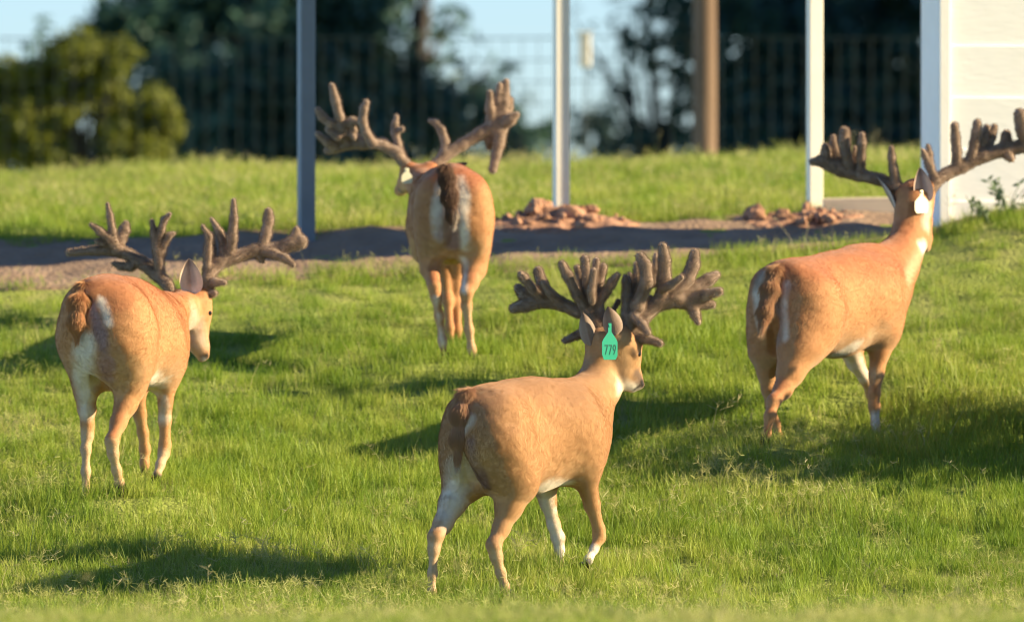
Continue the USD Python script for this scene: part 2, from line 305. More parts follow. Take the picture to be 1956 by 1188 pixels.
def ear_mesh(base, tip, side, width, cup, back, thick=.004, nt=12, ns=9, curl=0.0):
    """a cupped leaf-shaped ear; back: direction its hairy outside faces. Returns mesh and a 0/1 inside flag per vertex"""
    ax = tip - base; ln = np.linalg.norm(ax); ax /= ln
    side = side - (side @ ax) * ax; side /= np.linalg.norm(side); nrm = np.cross(ax, side)
    if nrm @ back < 0: nrm = -nrm
    T, S_ = np.meshgrid(np.linspace(0, 1, nt), np.linspace(-1, 1, ns), indexing='ij')
    w = width * (np.sin(np.pi * np.clip(T, 0, 1) ** .75) ** .7 * .5 + .16 * (1 - T)); w[-1] = width * .03
    c = cup * np.sin(np.pi * np.clip(T * .9 + .1, 0, 1))
    def sheet(off): return base + ax * (T * ln)[..., None] + side * (w * S_ * (1 - .15 * S_ ** 2))[..., None] + nrm * (off - c * S_ ** 2 * width + curl * T ** 2 * ln)[..., None]
    a, b = sheet(thick / 2).reshape(-1, 3), sheet(-thick / 2).reshape(-1, 3)
    f, N = [], nt * ns
    for i in range(nt - 1):
        for j in range(ns - 1):
            A, B, C_, E = i * ns + j, i * ns + j + 1, (i + 1) * ns + j + 1, (i + 1) * ns + j
            f += [(A, B, C_), (A, C_, E), (N + A, N + C_, N + B), (N + A, N + E, N + C_)]
    rim = [i * ns for i in range(nt)] + [(nt - 1) * ns + j for j in range(1, ns)] + [i * ns + ns - 1 for i in range(nt - 2, -1, -1)] + [j for j in range(ns - 2, 0, -1)]
    for a_, b_ in zip(rim, rim[1:] + rim[:1]): f += [(a_, N + a_, N + b_), (a_, N + b_, b_)]
    v = np.vstack([a, b]); f = np.array(f)
    if trimesh.Trimesh(v, f, process=False).volume < 0: f = f[:, ::-1]
    ss, tt = np.tile(np.abs(S_).ravel(), 2), np.tile(T.ravel(), 2)
    return v, f, np.r_[np.zeros(N), np.ones(N)], ss, tt
def finish_deer(D, label, seed, coat, h, nfur, hooves, antlers, ears, tail, eyes=(), extra=None, headpos=None):
    root_xy = D.H[:2] + D.f[:2] * .35
    base = V3(root_xy[0], root_xy[1], float(ground(*root_xy)))
    root = thing('deer', base, label, 'deer')
    v, f = net(D.prims, h, D.carves)
    hz0 = v[:, 2] - np.min([p[2] for p in hooves])
    wt = smoothstep(.50, .68, hz0)
    if headpos is not None: wt = wt * smoothstep(.20, .34, np.linalg.norm(v - headpos, axis=1))
    for a, b, ra, rb, k in D.carves: wt = wt * smoothstep(.015, .075, sd_bone(v.astype(np.float32), a, b, ra, rb))
    e_ = np.vstack([f[:, [0, 1]], f[:, [1, 2]], f[:, [2, 0]]]); W_ = sparse.coo_matrix((np.ones(len(e_) * 2), (np.r_[e_[:, 0], e_[:, 1]], np.r_[e_[:, 1], e_[:, 0]])), (len(v), len(v))).tocsr(); W_.data[:] = 1
    W_ = sparse.diags(1 / np.maximum(np.asarray(W_.sum(1)).ravel(), 1)) @ W_
    for _ in range(int(230 * (.0075 / h) ** 2)): v = v + .6 * wt[:, None] * (W_ @ v - v)
    nv = normals(v, f)
    # slight muscle relief
    hz = v[:, 2] - np.min([p[2] for p in hooves])
    v = v + nv * ((meshkit.fbm(v * 7, 3, seed) - .5) * (.003 + .019 * smoothstep(.4, .65, hz)))[:, None]
    nv = normals(v, f)
    up = nv[:, 2]
    col = np.tile(coat['side'], (len(v), 1))
    mixc = lambda m, c: col * (1 - m[:, None]) + np.asarray(c) * m[:, None]
    pat = meshkit.fbm(v * 5, 3, seed + 3)
    col = mixc(smoothstep(.1, .8, up + (pat - .5) * .8), coat['back'])
    col = mixc(smoothstep(-.15, -.7, up) * .6, coat['low'])
    rel = v - EYE; dep = rel @ FWD; pu, pv = CU + F * rel[:, 0] / dep, CV - F * (rel @ UPV) / dep
    def snap(p):
        r_ = p - EYE; d_ = r_ @ FWD; u_, v_ = CU + F * r_[0] / d_, CV - F * (r_ @ UPV) / d_
        near = np.flatnonzero((pu - u_) ** 2 + (pv - v_) ** 2 < 30)
        if not len(near): return p
        q_ = v[near[np.argmin(dep[near])]]
        return q_ if np.linalg.norm(q_ - p) < .4 else p
    for c, a, b, ra, rb, soft, am, w in D.paints:
        a, b = snap(a), snap(b)
        m = capsule_mask(v + (meshkit.fbm(v * 22, 2, seed + 7)[:, None] - .5) * nv * 0 + ((meshkit.fbm(v * 26, 2, seed + 7) - .5) * soft * 1.6)[:, None], a, b, ra, rb, soft, D.left if w != 1 else None, w) * am
        col = mixc(m, c)
    col = col * (1 + (meshkit.fbm(v * 16, 2, seed + 11)[:, None] - .5) * .08)
    for p in hooves:
        m_ = smoothstep(.075, .045, np.linalg.norm((v - p) * V3(1, 1, .8), axis=1)); col = mixc(m_, BLACK * 1.5)
    loc = v - base
    obj('body', (loc, f), 'deer_coat', root, smooth=True, col=col)
    zg = np.min([p[2] for p in hooves])
    hgt = v[:, 2] - zg
    ln = .006 + .010 * smoothstep(.38, .6, hgt)
    if headpos is not None:
        dh_ = np.linalg.norm(v - headpos, axis=1); ln = np.where(dh_ < .3, .007 + (ln - .007) * smoothstep(.16, .3, dh_), ln)
    lie = -.55 * D.f - .75 * V3(0, 0, 1)
    strands(root, 'fur', loc, f, col, nfur, ln, lambda p, n_: np.tile(lie, (len(p), 1)), .06, .0005, seed, curl=.07)
    vel, dk = V3(.235, .168, .115), V3(.135, .094, .064)
    for i, pr in enumerate(antlers):
        av, af = net(pr, h * .72)
        an = normals(av, af); av = av + an * ((meshkit.fbm(av * 22, 2, seed + i) - .5) * .004)[:, None]
        m = meshkit.fbm(av * 18, 3, seed + 20 + i)[:, None]
        ac = dk + (vel * 1.25 - dk) * np.clip(m * 1.1 - .05, 0, 1)
        obj('antler', (av - base, af), 'antler_velvet', root, smooth=True, col=ac)
        strands(root, 'velvet_nap', av - base, af, ac * 1.35, int(nfur * .12), .006, lambda p, n_: np.tile(V3(0, 0, .3), (len(p), 1)), 1.6, .0008, seed + 30 + i, curl=.6)
    for e in ears:
        ev, ef, inside, ss, tt = ear_mesh(*e['geo'], **e.get('kw', {}))
        oc = np.where(inside[:, None] > .5, e.get('inner', V3(.52, .36, .28)), e.get('outer', V3(.20, .13, .085)))
        hol = (inside > .5) * smoothstep(.55, .1, ss) * smoothstep(.1, .35, tt); oc = oc * (1 - .65 * hol[:, None]) + V3(.17, .10, .08) * .65 * hol[:, None]
        rimm = smoothstep(.6, 1.0, ss)[:, None]; oc = oc * (1 - rimm * .8) + e.get('rim', V3(.62, .54, .44)) * rimm * .8
        tipm = smoothstep(.62, .95, tt)[:, None]; oc = oc * (1 - tipm * .7) + V3(.10, .06, .045) * tipm * .7
        obj('ear', (ev - base, ef), 'deer_coat', root, smooth=True, col=oc)
    # tail: bone chain with its own colours
    tv, tf = net(tail['prims'], h * .8)
    tc = np.tile(tail['top'], (len(tv), 1))
    for c, a, b, ra, rb, soft in tail['paint']:
        m = capsule_mask(tv, a, b, ra, rb, soft)[:, None]; tc = tc * (1 - m) + c * m
    obj('tail', (tv - base, tf), 'deer_coat', root, smooth=True, col=tc)
    strands(root, 'tail_hair', tv - base, tf, tc, int(nfur * .05), .05, lambda p, n_: np.tile(V3(0, 0, -1) - .1 * D.f, (len(p), 1)), .16, .0013, seed + 50, curl=.12)
    for e, r in eyes:
        m = trimesh.creation.icosphere(2, r); m.apply_translation(e - base); obj('eye', m, 'eye_dark', root, smooth=True)
    for p in hooves:
        # cloven hoof: two tapered toes
        for sgn in (-1, 1):
            c0 = p - base + D.left * .012 * sgn
            t = tube([c0 + V3(0, 0, .055), c0 + V3(0, 0, .02) + D.f * .012, c0 + V3(0, 0, -.004) + D.f * .03], [.013, .019, .011], 8)
            obj('hoof', t, 'eye_dark', root, smooth=50)
    if extra: extra(root, base)
    return root
def add_anchor(D, p):
    """the ground meets the hoof; returns the hoof's contact point"""
    g = float(ground0(p[0], p[1])); c = np.clip(p[2] - g, -.16, .16)
    anchors.append((p[0], p[1], c + .03)); return V3(p[0], p[1], g + c)

def legs_hooves(D, feet):
    return [add_anchor(D, D.P(*p)) for p in feet]

# ---- the nearest deer (wears the green tag)
A = Deer(914, 838, 39.95, 38)
A.bone([(950, 832, 0, 98), (1004, 831, 0, 111), (1080, 822, 0, 103)], .05, .78)          # barrel
A.bone([(894, 790, .09, 50), (890, 880, .09, 46)], .08); A.bone([(951, 795, -.09, 52), (955, 880, -.09, 50)], .08)      # haunches
A.bone([(905, 773, 0, 35), (965, 764, 0, 40)], .05)                                     # croup
A.bone([(1096, 800, 0, 72), (1143, 742, 0, 45), (1153, 692, 0, 35), (1152, 658, 0, 31)], .05, .85)   # neck
A.bone([(1110, 846, 0, 66), (1132, 850, 0, 44)], .06, .8)                                   # brisket
A.bone([(1085, 815, -.10, 72), (1118, 872, -.13, 44)], .10)                                 # near shoulder
A.bone([(1118, 872, -.13, 40), (1120, 915, -.12, 25), (1131, 965, -.11, 16.5), (1144, 1010, -.10, 12.5), (1145, 1026, -.10, 12.5), (1135, 1048, -.10, 9), (1124, 1068, -.10, 8.5), (1114, 1092, -.10, 8)], .025)
A.bone([(1060, 850, .12, 60), (1038, 915, .12, 30), (1047, 960, .12, 17), (1058, 1002, .12, 13.5), (1066, 1026, .12, 14), (1069, 1050, .12, 10), (1070, 1082, .12, 9.5), (1074, 1104, .12, 8)], .025)
A.bone([(950, 838, -.11, 70), (985, 912, -.13, 48)], .10)                                   # near thigh
A.bone([(985, 912, -.13, 46), (972, 968, -.12, 27), (957, 1010, -.11, 17.5), (943, 1040, -.11, 15), (948, 1062, -.11, 12), (957, 1094, -.11, 9.5), (964, 1120, -.11, 9), (971, 1142, -.11, 8)], .03)
A.bone([(893, 850, .11, 52), (884, 915, .12, 40)], .10)
A.bone([(886, 915, .12, 42), (864, 960, .12, 27), (846, 1000, .12, 18.5), (832, 1024, .12, 15.5), (829, 1048, .12, 11.5), (826, 1095, .12, 8.5), (825, 1132, .12, 8.5), (827, 1154, .12, 8)], .03)
A.bone([(912, 890, 0, 16), (921, 925, 0, 13)], .03)                                         # scrotum
hA = A.P(1150, 645)[1]
A.explicit, dA = True, A.d; A.d = hA                                                        # the head is turned to the right: its points are given by depth
A.bone([(1150, 655, 0, 32), (1178, 652, .0, 31), (1198, 666, .01, 26)], .03)                # skull
A.bone([(1178, 655, 0, 31), (1196, 690, .01, 24), (1213, 722, .02, 15), (1224, 736, .02, 10)], .03, .95, V3(0, 1, 0))
A.bone([(1165, 670, 0, 30), (1190, 718, .01, 22), (1208, 742, .02, 11)], .03)               # jaw
A.bone([(1213, 676, -.03, 9), (1207, 664, -.03, 10)], .02)                                  # brow
A.bone([(1138, 632, .03, 12), (1146, 650, .0, 18)], .02); A.bone([(1214, 654, .02, 12), (1200, 660, .01, 18)], .02)   # pedicles
hpA = A.P(1180, 670)
eyeA = [(at(1217, 677, hA - .035), .016)]
A.paint(WHITE, [(1190, 738, 0, 16), (1216, 748, .02, 13)], 7); A.paint(PALE, [(1176, 660, -.06, 26), (1190, 710, -.06, 22)], 12, .8)
A.paint(V3(.16, .10, .06), [(1222, 716, .02, 10), (1230, 735, .02, 8)], 5); A.paint(BLACK, [(1230, 734, .02, 5.5), (1231, 740, .02, 4.5)], 2.5)
A.paint(BLACK, [(1214, 748, -.01, 2.4), (1222, 742, -.01, 2.0)], 1.5, .8)
A.paint(DARK, [(1216, 677, -.03, 6), (1212, 672, -.03, 4)], 3, .7)
A.d, A.explicit = dA, False
A.paint(WHITE, [(1046, 932, -.02, 20), (1078, 930, -.02, 20)], 10); A.paint(WHITE, [(880, 905, .06, 28), (868, 950, .10, 22), (850, 992, .11, 12)], 18, .8)
A.paint(CREAM, [(829, 1040, .12, 16), (826, 1150, .12, 14)], 10, .7); A.paint(CREAM, [(948, 1060, -.11, 16), (970, 1140, -.11, 14)], 10, .6)
A.paint(WHITE, [(1136, 1050, -.10, 15), (1114, 1092, -.10, 12)], 7, .9); A.paint(WHITE, [(1044, 950, .07, 17), (1068, 1060, .09, 15)], 10, .9)
A.paint(V3(.30, .165, .08), [(934, 1034, -.11, 9), (946, 1045, -.11, 7)], 8, .6); A.paint(V3(.30, .165, .08), [(826, 1016, .12, 6)], 8, .35)
A.paint(DARK, [(884, 750, 0, 20), (912, 742, 0, 14)], 14, .75); A.paint(V3(.25, .15, .12), [(895, 845, 0, 12), (908, 900, 0, 12)], 7, .9); A.paint(PINK * .6, [(914, 905, 0, 16), (922, 928, 0, 14)], 6)
A.paint(WHITE, [(893, 800, -.02, 10), (884, 880, -.02, 12)], 8, .8); A.paint(PALE, [(920, 880, -.06, 26)], 20, .7)
A.paint(V3(.22, .12, .055), [(960, 724, 0, 9), (1090, 712, 0, 9)], 12, .5)
A.paint(CREAM, [(1178, 790, 0, 18), (1186, 730, .0, 16)], 14, .55)
tailA = [(A.P(888, 748, 0), A.P(880, 790, 0), 15, 21), (A.P(880, 790, 0), A.P(880, 840, 0), 21, 14), (A.P(880, 840, 0), A.P(881, 882, 0), 14, 4)]
tb = -A.f * .21
def tail_of(D, pts, off, top, whites, w=.55):
    """pts: (u, v, radius px) down the tail, pushed out behind the rump by off metres"""
    q = [(D.P(a[0], a[1], D.tail_lat), a[2] / D.s) for a in pts]
    q = [(p + off, r) for p, r in q]
    pr = [(a, b, ra, rb, .02, D.f, w) for (a, ra), (b, rb) in zip(q[:-1], q[1:])]
    pa = []
    for ln in whites:
        e = [(D.P(a[0], a[1], D.tail_lat) + off, a[2] / D.s) for a in ln]
        pa += [(WHITE, a, b, ra, rb, 5 / D.s) for (a, ra), (b, rb) in zip(e[:-1], e[1:])]
    return dict(prims=pr, paint=pa, top=top)
def behind(D, off):
    """middle-plane points seen at a pixel already lie on the rump's middle plane; push the tail back so that it hangs on the surface"""
    return -D.f * off
A.tail_lat = 0.0
tA = tail_of(A, [(908, 746, 7), (896, 756, 10), (887, 788, 15), (883, 830, 13), (881, 886, 3)], -A.f * .028, V3(.44, .26, .14), [[(896, 800, 6), (893, 840, 7), (886, 880, 7), (881, 892, 5)], [(868, 830, 4), (876, 880, 4)]])
ZA = (780, 440, 2.964)
antlersA = [chain_prims(A, hA, ZA, [
    [(1078, 560, 32, 0), (1040, 490, 33, .0), (960, 455, 34, .03), (860, 415, 34, .06), (760, 395, 38, .09), (660, 425, 34, .11), (600, 440, 31, .12)],
    [(740, 400, 34, .10), (660, 365, 34, .13), (622, 328, 27, .15)], [(770, 385, 28, .08), (700, 330, 24, .05), (655, 270, 24, .03), (638, 248, 20, .02)],
    [(850, 405, 28, .05), (800, 355, 23, .02), (762, 300, 18, .0)], [(790, 380, 30, .09), (760, 310, 31, .11), (735, 232, 31, .13)],
    [(1075, 550, 34, 0), (1015, 455, 36, .0), (960, 370, 28, -.02), (905, 260, 27, -.04), (870, 193, 26, -.05)], [(1020, 440, 34, .02), (985, 330, 24, .05), (958, 215, 22, .06)],
    [(1030, 430, 30, 0), (1012, 310, 26, .0), (1000, 163, 26, 0)], [(1040, 400, 24, .05), (1045, 290, 22, .08), (1065, 175, 24, .10)], [(1040, 400, 22, -.04), (1035, 340, 22, -.06), (1050, 230, 22, -.07)],
    [(1060, 380, 24, .07), (1085, 300, 24, .10), (1105, 205, 24, .13)], [(1070, 430, 26, 0), (1105, 370, 24, -.01), (1150, 300, 24, -.02), (1182, 256, 20, -.03)],
    [(1078, 560, 36, 0), (1066, 460, 40, .01), (1040, 400, 36, .02)], [(1060, 585, 24, .03), (980, 585, 22, .05), (888, 624, 20, .06)]], .012),
    chain_prims(A, hA, ZA, [
    [(1285, 640, 36, .02), (1260, 560, 42, .01), (1242, 480, 34, .01), (1238, 380, 28, .03), (1234, 290, 22, .04), (1230, 265, 20, .04)], [(1250, 440, 30, .03), (1262, 330, 20, .07), (1256, 250, 16, .09)],
    [(1272, 540, 40, .01), (1300, 420, 40, .0), (1350, 290, 36, -.02), (1342, 200, 35, -.02), (1316, 152, 32, -.01)], [(1290, 400, 28, .06), (1298, 280, 22, .09), (1290, 190, 18, .11)],
    [(1385, 300, 24, .09), (1398, 220, 20, .11), (1402, 140, 18, .13)], [(1278, 600, 40, .02), (1335, 480, 38, .03), (1420, 410, 42, .05), (1520, 390, 46, .07), (1620, 410, 42, .09), (1720, 420, 24, .11)],
    [(1430, 390, 38, .05), (1452, 270, 33, .03), (1450, 170, 33, .02), (1442, 95, 29, .01)], [(1440, 330, 24, .02), (1490, 310, 22, -.03), (1545, 268, 19, -.06)],
    [(1500, 380, 42, .06), (1580, 280, 37, .09), (1612, 200, 35, .10), (1622, 132, 31, .11)], [(1530, 390, 38, .07), (1620, 330, 36, .12), (1700, 280, 33, .15), (1742, 252, 25, .16)],
    [(1600, 395, 38, .08), (1690, 362, 31, .07), (1762, 345, 25, .06)], [(1600, 420, 36, .08), (1622, 470, 27, .07), (1640, 518, 21, .06)],
    [(1280, 490, 28, -.02), (1325, 535, 24, -.06), (1358, 580, 21, -.09)], [(1290, 610, 34, .01), (1350, 612, 26, -.02), (1424, 640, 22, -.04)], [(1370, 420, 22, .08), (1368, 380, 18, .12)], [(1150, 470, 14, .10), (1190, 402, 17, .12)]], .012)]
# the far beam's last tine stands on the left antler's trunk; ears hang on the back of the skull
earsA = [dict(geo=(at(1176, 640, hA - .09), at(1161, 585, hA - .10), V3(1, 0, .1), .092, .30, V3(0, -1, .1)), kw=dict(curl=.12), outer=V3(.17, .115, .08), inner=V3(.5, .36, .27), rim=V3(.34, .25, .18)),
         dict(geo=(at(1129, 660, hA - .06), at(1113, 597, hA - .09), V3(1, 0, 0), .078, .5, V3(-.6, -1, 0)), outer=GREY * .8, inner=GREY, rim=GREY)]
def ear_tag(D, root, base, top, neck_w, body_w, height, mat, text=None, tilt=0.0, name='ear_tag'):
    """a plastic tag: a narrow neck widening to a rounded plate that faces the viewer's side"""
    from shapely.geometry import Polygon
    h = height
    pts = [(-neck_w / 2, 0), (neck_w / 2, 0), (neck_w * .55, -h * .24), (body_w * .42, -h * .44), (body_w / 2, -h * .52), (body_w / 2, -h * .90), (body_w * .38, -h), (-body_w * .38, -h), (-body_w / 2, -h * .86), (-body_w / 2, -h * .52), (-body_w * .42, -h * .44), (-neck_w * .55, -h * .24)]
    pl = Polygon(pts).buffer(.003).buffer(-.0015)
    m = trimesh.creation.extrude_polygon(pl, .003, engine='earcut')
    ca, sa = math.cos(tilt), math.sin(tilt)
    # local x right, y up -> world x, z ; extrusion towards the camera
    R = np.eye(4); R[:3, :3] = np.array([[ca, -sa * 0, 0], [sa, 0, -ca], [0, 1, 0]]).astype(float)
    R[:3, 0] = V3(ca, sa, 0); R[:3, 1] = V3(0, 0, 1); R[:3, 2] = np.cross(R[:3, 0], R[:3, 1]); R[:3, 3] = top - base
    m.apply_transform(R); g = obj(name, m, mat, root, label=None)
    if text:
        hh = h * .27
        t = meshkit.text_mesh(text, hh, .0012); w_ = t.bounds[1][0] - t.bounds[0][0]
        t.apply_scale([.74 * body_w / w_, 1, 1]); t.apply_translation([.003 - t.bounds.mean(0)[0], -h * .86, .0031]); t.apply_transform(R)
        obj('tag_number', t, 'tag_ink', g)
    b = trimesh.creation.cylinder(.007, .006, sections=14); b.apply_translation([0, -.008, .005]); b.apply_transform(R); obj('tag_button', b, mat, root)
A.carve([(888, 850, 0, 9), (893, 890, 0, 13), (905, 925, 0, 16)], .04, .02)
hoA = legs_hooves(A, [(1115, 1096, -.10), (1074, 1108, .12), (971, 1148, -.11), (827, 1160, .12)])
coatA = dict(side=TAN * 1.05, back=V3(.34, .185, .085), low=PALE)

# ---- the left deer
B = Deer(184, 622, 42.0, 20)
B.bone([(208, 624, 0, 95), (242, 636, 0, 107), (284, 645, 0, 98)], .05, .8)
B.bone([(157, 585, .09, 47), (156, 660, .09, 44)], .08); B.bone([(222, 588, -.09, 48), (226, 665, -.09, 46)], .13)
B.bone([(178, 560, 0, 34), (215, 556, 0, 34)], .05)
B.bone([(292, 622, 0, 72), (318, 605, 0, 50), (348, 594, 0, 36), (364, 588, 0, 30)], .05, .85)
B.bone([(300, 672, 0, 60), (318, 690, 0, 40)], .06, .85)
B.bone([(290, 650, -.10, 66), (322, 712, -.12, 34)], .10)
B.bone([(322, 712, -.12, 32), (316, 762, -.11, 17), (315, 803, -.10, 13), (315, 850, -.10, 12.5), (313, 866, -.10, 12), (306, 888, -.10, 9.5), (300, 908, -.10, 8.5), (296, 926, -.10, 8)], .025)
B.bone([(262, 690, .12, 50), (260, 745, .12, 22), (267, 791, .12, 14), (273, 826, .12, 11.5), (277, 858, .12, 11.5), (276, 885, .12, 9.5), (275, 918, .12, 8)], .025)
B.bone([(228, 640, -.11, 70), (252, 725, -.13, 38)], .14)
B.bone([(252, 725, -.13, 36), (240, 770, -.12, 23), (226, 808, -.11, 16.5), (214, 842, -.11, 14), (216, 866, -.11, 11), (223, 898, -.11, 9), (228, 922, -.11, 8.5), (231, 942, -.11, 8)], .03)
B.bone([(158, 645, .11, 48), (162, 735, .12, 29)], .10)
B.bone([(162, 735, .12, 29), (166, 780, .12, 18), (167, 812, .12, 13), (167, 832, .12, 12), (164, 858, .12, 9.5), (164, 900, .12, 8.5), (164, 948, .12, 8.5), (165, 972, .12, 8)], .03)
B.bone([(196, 690, 0, 20), (203, 722, 0, 13)], .03)
hB = B.P(362, 590)[1]; dB_ = B.d; B.d, B.explicit = hB, True
B.bone([(362, 586, 0, 31), (376, 580, .0, 27), (380, 600, .0, 24)], .03)
B.bone([(370, 600, 0, 29), (375, 632, 0, 22), (387, 662, 0, 15), (393, 678, 0, 11)], .03, .95, V3(0, 1, 0))
B.bone([(366, 610, 0, 26), (370, 650, 0, 20), (384, 684, .01, 9)], .03)
B.bone([(396, 596, -.02, 8), (388, 588, -.02, 10)], .02)
B.bone([(329, 556, 0, 13), (352, 574, 0, 20)], .03); B.bone([(397, 548, 0, 13), (382, 574, 0, 20)], .03)
hpB = B.P(376, 630); eyeB = [(at(399, 598, hB - .03), .015)]
B.paint(V3(.45, .34, .24), [(374, 604, -.05, 24), (381, 655, -.05, 22)], 14, .85); B.paint(BLACK, [(398, 682, 0, 6), (394, 688, 0, 6)], 3); B.paint(WHITE, [(386, 690, 0, 6)], 3); B.paint(V3(.14, .09, .06), [(389, 684, -.02, 4), (382, 690, 0, 3)], 3, .8)
B.d, B.explicit = dB_, False
B.paint(WHITE, [(282, 738, -.04, 22), (300, 722, -.05, 12)], 10); B.paint(WHITE, [(160, 660, .06, 24), (163, 730, .08, 26), (166, 790, .10, 14)], 10, .95); B.paint(WHITE, [(316, 730, -.05, 12), (308, 800, -.06, 11)], 8, .8)
B.paint(CREAM, [(165, 830, .12, 16), (164, 960, .12, 14)], 10, .8); B.paint(CREAM, [(216, 860, -.11, 14), (228, 930, -.11, 13)], 10, .7); B.paint(CREAM, [(312, 868, -.1, 14), (296, 926, -.1, 13)], 8, .8)
B.paint(V3(.27, .165, .135), [(176, 580, -.02, 9), (188, 640, -.02, 13), (206, 705, -.02, 11)], 6, .95); B.paint(WHITE, [(194, 568, -.06, 8), (206, 612, -.08, 8)], 5, .95); B.paint(PINK, [(200, 700, 0, 18), (204, 726, 0, 14)], 6)
B.paint(DARK, [(128, 545, .1, 14), (150, 540, 0, 12)], 10, .5); B.paint(V3(.30, .12, .05), [(170, 535, 0, 22), (230, 528, 0, 14)], 16, .6)
B.tail_lat = 0.04
tB = tail_of(B, [(180, 540, 7), (166, 552, 10), (156, 578, 15), (152, 610, 13), (153, 644, 3)], -B.f * .045, V3(.56, .30, .13), [[(168, 578, 6), (165, 615, 7), (157, 655, 6)], [(137, 592, 5), (140, 622, 6), (150, 650, 5)]])
ZB = (90, 360, 3.494)
antlersB = [chain_prims(B, hB, ZB, [
    [(830, 690, 34, 0), (800, 640, 36, .0), (735, 575, 40, .04), (640, 500, 38, .08), (560, 450, 34, .10), (490, 420, 38, .12), (420, 410, 34, .13), (330, 415, 30, .14), (240, 420, 24, .15), (145, 430, 26, .16)],
    [(470, 410, 34, .11), (420, 340, 30, .09), (350, 285, 24, .07), (292, 242, 16, .06)], [(460, 400, 30, .11), (435, 290, 25, .09), (418, 180, 20, .08), (403, 105, 15, .07)], [(420, 380, 26, .12), (370, 358, 22, .10), (328, 350, 16, .09)],
    [(470, 400, 28, .13), (490, 340, 34, .16), (515, 280, 34, .18), (528, 236, 24, .19)], [(600, 480, 34, .09), (560, 520, 30, .10), (490, 520, 22, .12), (440, 500, 14, .13)],
    [(755, 590, 34, .03), (745, 490, 30, .0), (735, 400, 30, -.01), (715, 300, 22, -.02), (700, 218, 15, -.03)], [(738, 370, 28, -.01), (762, 280, 22, -.03), (780, 210, 20, -.04), (818, 172, 16, -.05)], [(765, 440, 26, .0), (782, 370, 24, -.01), (812, 318, 20, -.02), (845, 300, 15, -.02)]], .012),
    chain_prims(B, hB, ZB, [
    [(1065, 690, 40, 0), (1065, 620, 40, .0), (1090, 550, 40, .03), (1150, 500, 38, .05), (1250, 460, 40, .08), (1390, 415, 40, .11), (1480, 405, 36, .12), (1580, 395, 44, .13), (1690, 355, 56, .14)],
    [(1620, 370, 40, .13), (1662, 310, 30, .15), (1664, 276, 26, .15)], [(1450, 420, 36, .11), (1520, 440, 30, .09), (1590, 465, 26, .07), (1640, 508, 24, .06)], [(1440, 390, 36, .12), (1462, 300, 34, .14), (1478, 210, 34, .15), (1478, 155, 32, .15)],
    [(1215, 450, 36, .07), (1235, 330, 34, .05), (1246, 200, 26, .03), (1244, 80, 18, .02)], [(1180, 470, 30, .06), (1178, 370, 28, .08), (1150, 290, 24, .09), (1098, 205, 16, .10)],
    [(1068, 540, 28, .02), (1074, 420, 26, .0), (1080, 320, 22, -.01), (1036, 250, 14, -.02)], [(1110, 500, 22, .05), (1108, 400, 20, .09), (1098, 300, 16, .11)], [(1080, 640, 36, .0), (1120, 625, 28, -.02), (1185, 628, 20, -.03)], [(1085, 700, 34, -.01), (1120, 700, 22, -.03)], [(1420, 460, 26, .11), (1440, 490, 16, .11)]], .012)]
earsB = [dict(geo=(at(368, 562, hB - .06), at(361, 494, hB - .09), V3(1, 0, 0), .115, .16, V3(.1, 1, 0)), outer=V3(.22, .15, .1), inner=V3(.60, .43, .30), rim=V3(.55, .42, .30)),
         dict(geo=(at(338, 575, hB + .02), at(322, 556, hB + .0), V3(0, .3, 1), .05, .4, V3(0, -1, .3)), outer=V3(.5, .35, .25), inner=V3(.5, .35, .25))]
B.carve([(171, 575, 0, 8), (180, 630, 0, 12), (190, 690, 0, 16), (200, 735, 0, 18)], .04, .03)
hoB = legs_hooves(B, [(296, 930, -.10), (275, 922, .12), (231, 946, -.11), (165, 976, .12)])
coatB = dict(side=V3(.42, .215, .083), back=V3(.34, .135, .05), low=V3(.49, .32, .16))

# ---- the right deer, head up
E = Deer(1506, 583, 43.5, 30)
E.bone([(1542, 584, 0, 93), (1595, 580, 0, 101), (1655, 564, 0, 98)], .05, .8)
E.bone([(1473, 545, .09, 46), (1473, 628, .09, 41)], .08); E.bone([(1531, 548, -.09, 46), (1535, 632, -.09, 44)], .13)
E.bone([(1500, 530, 0, 36), (1550, 528, 0, 38)], .05)
E.bone([(1630, 490, 0, 26), (1668, 486, 0, 25)], .06, .8)                                    # withers
E.bone([(1672, 548, 0, 74), (1712, 505, 0, 52), (1740, 450, 0, 37), (1747, 405, 0, 35), (1748, 380, 0, 32)], .05, .88)
E.bone([(1690, 590, 0, 52), (1700, 600, 0, 40)], .06, .85)
E.bone([(1660, 570, -.11, 66), (1688, 630, -.13, 38)], .10)
E.bone([(1688, 630, -.13, 36), (1680, 672, -.12, 21), (1674, 715, -.11, 15.5), (1670, 752, -.11, 12), (1670, 776, -.11, 12), (1672, 808, -.11, 9), (1675, 838, -.11, 8.5), (1673, 862, -.11, 8)], .025)
E.bone([(1640, 610, .12, 50), (1624, 665, .12, 24), (1634, 692, .12, 18), (1652, 722, .12, 13), (1664, 752, .12, 11), (1668, 790, .12, 9), (1664, 830, .12, 8)], .025)
E.bone([(1548, 600, -.12, 68), (1532, 655, -.13, 46)], .14)
E.bone([(1530, 655, -.13, 46), (1510, 712, -.12, 27), (1495, 745, -.11, 18), (1478, 766, -.11, 13.5), (1470, 795, -.11, 10.5), (1464, 830, -.11, 8.5), (1461, 852, -.11, 8)], .03)
E.bone([(1476, 600, .11, 46), (1464, 670, .12, 32)], .10)
E.bone([(1462, 670, .12, 33), (1466, 712, .12, 20), (1467, 745, .12, 13), (1473, 775, .12, 10.5), (1482, 810, .12, 8.5), (1489, 838, .12, 8), (1493, 856, .12, 7.5)], .03)
hE = E.P(1748, 382)[1]; dE = E.d; E.d, E.explicit = hE, True
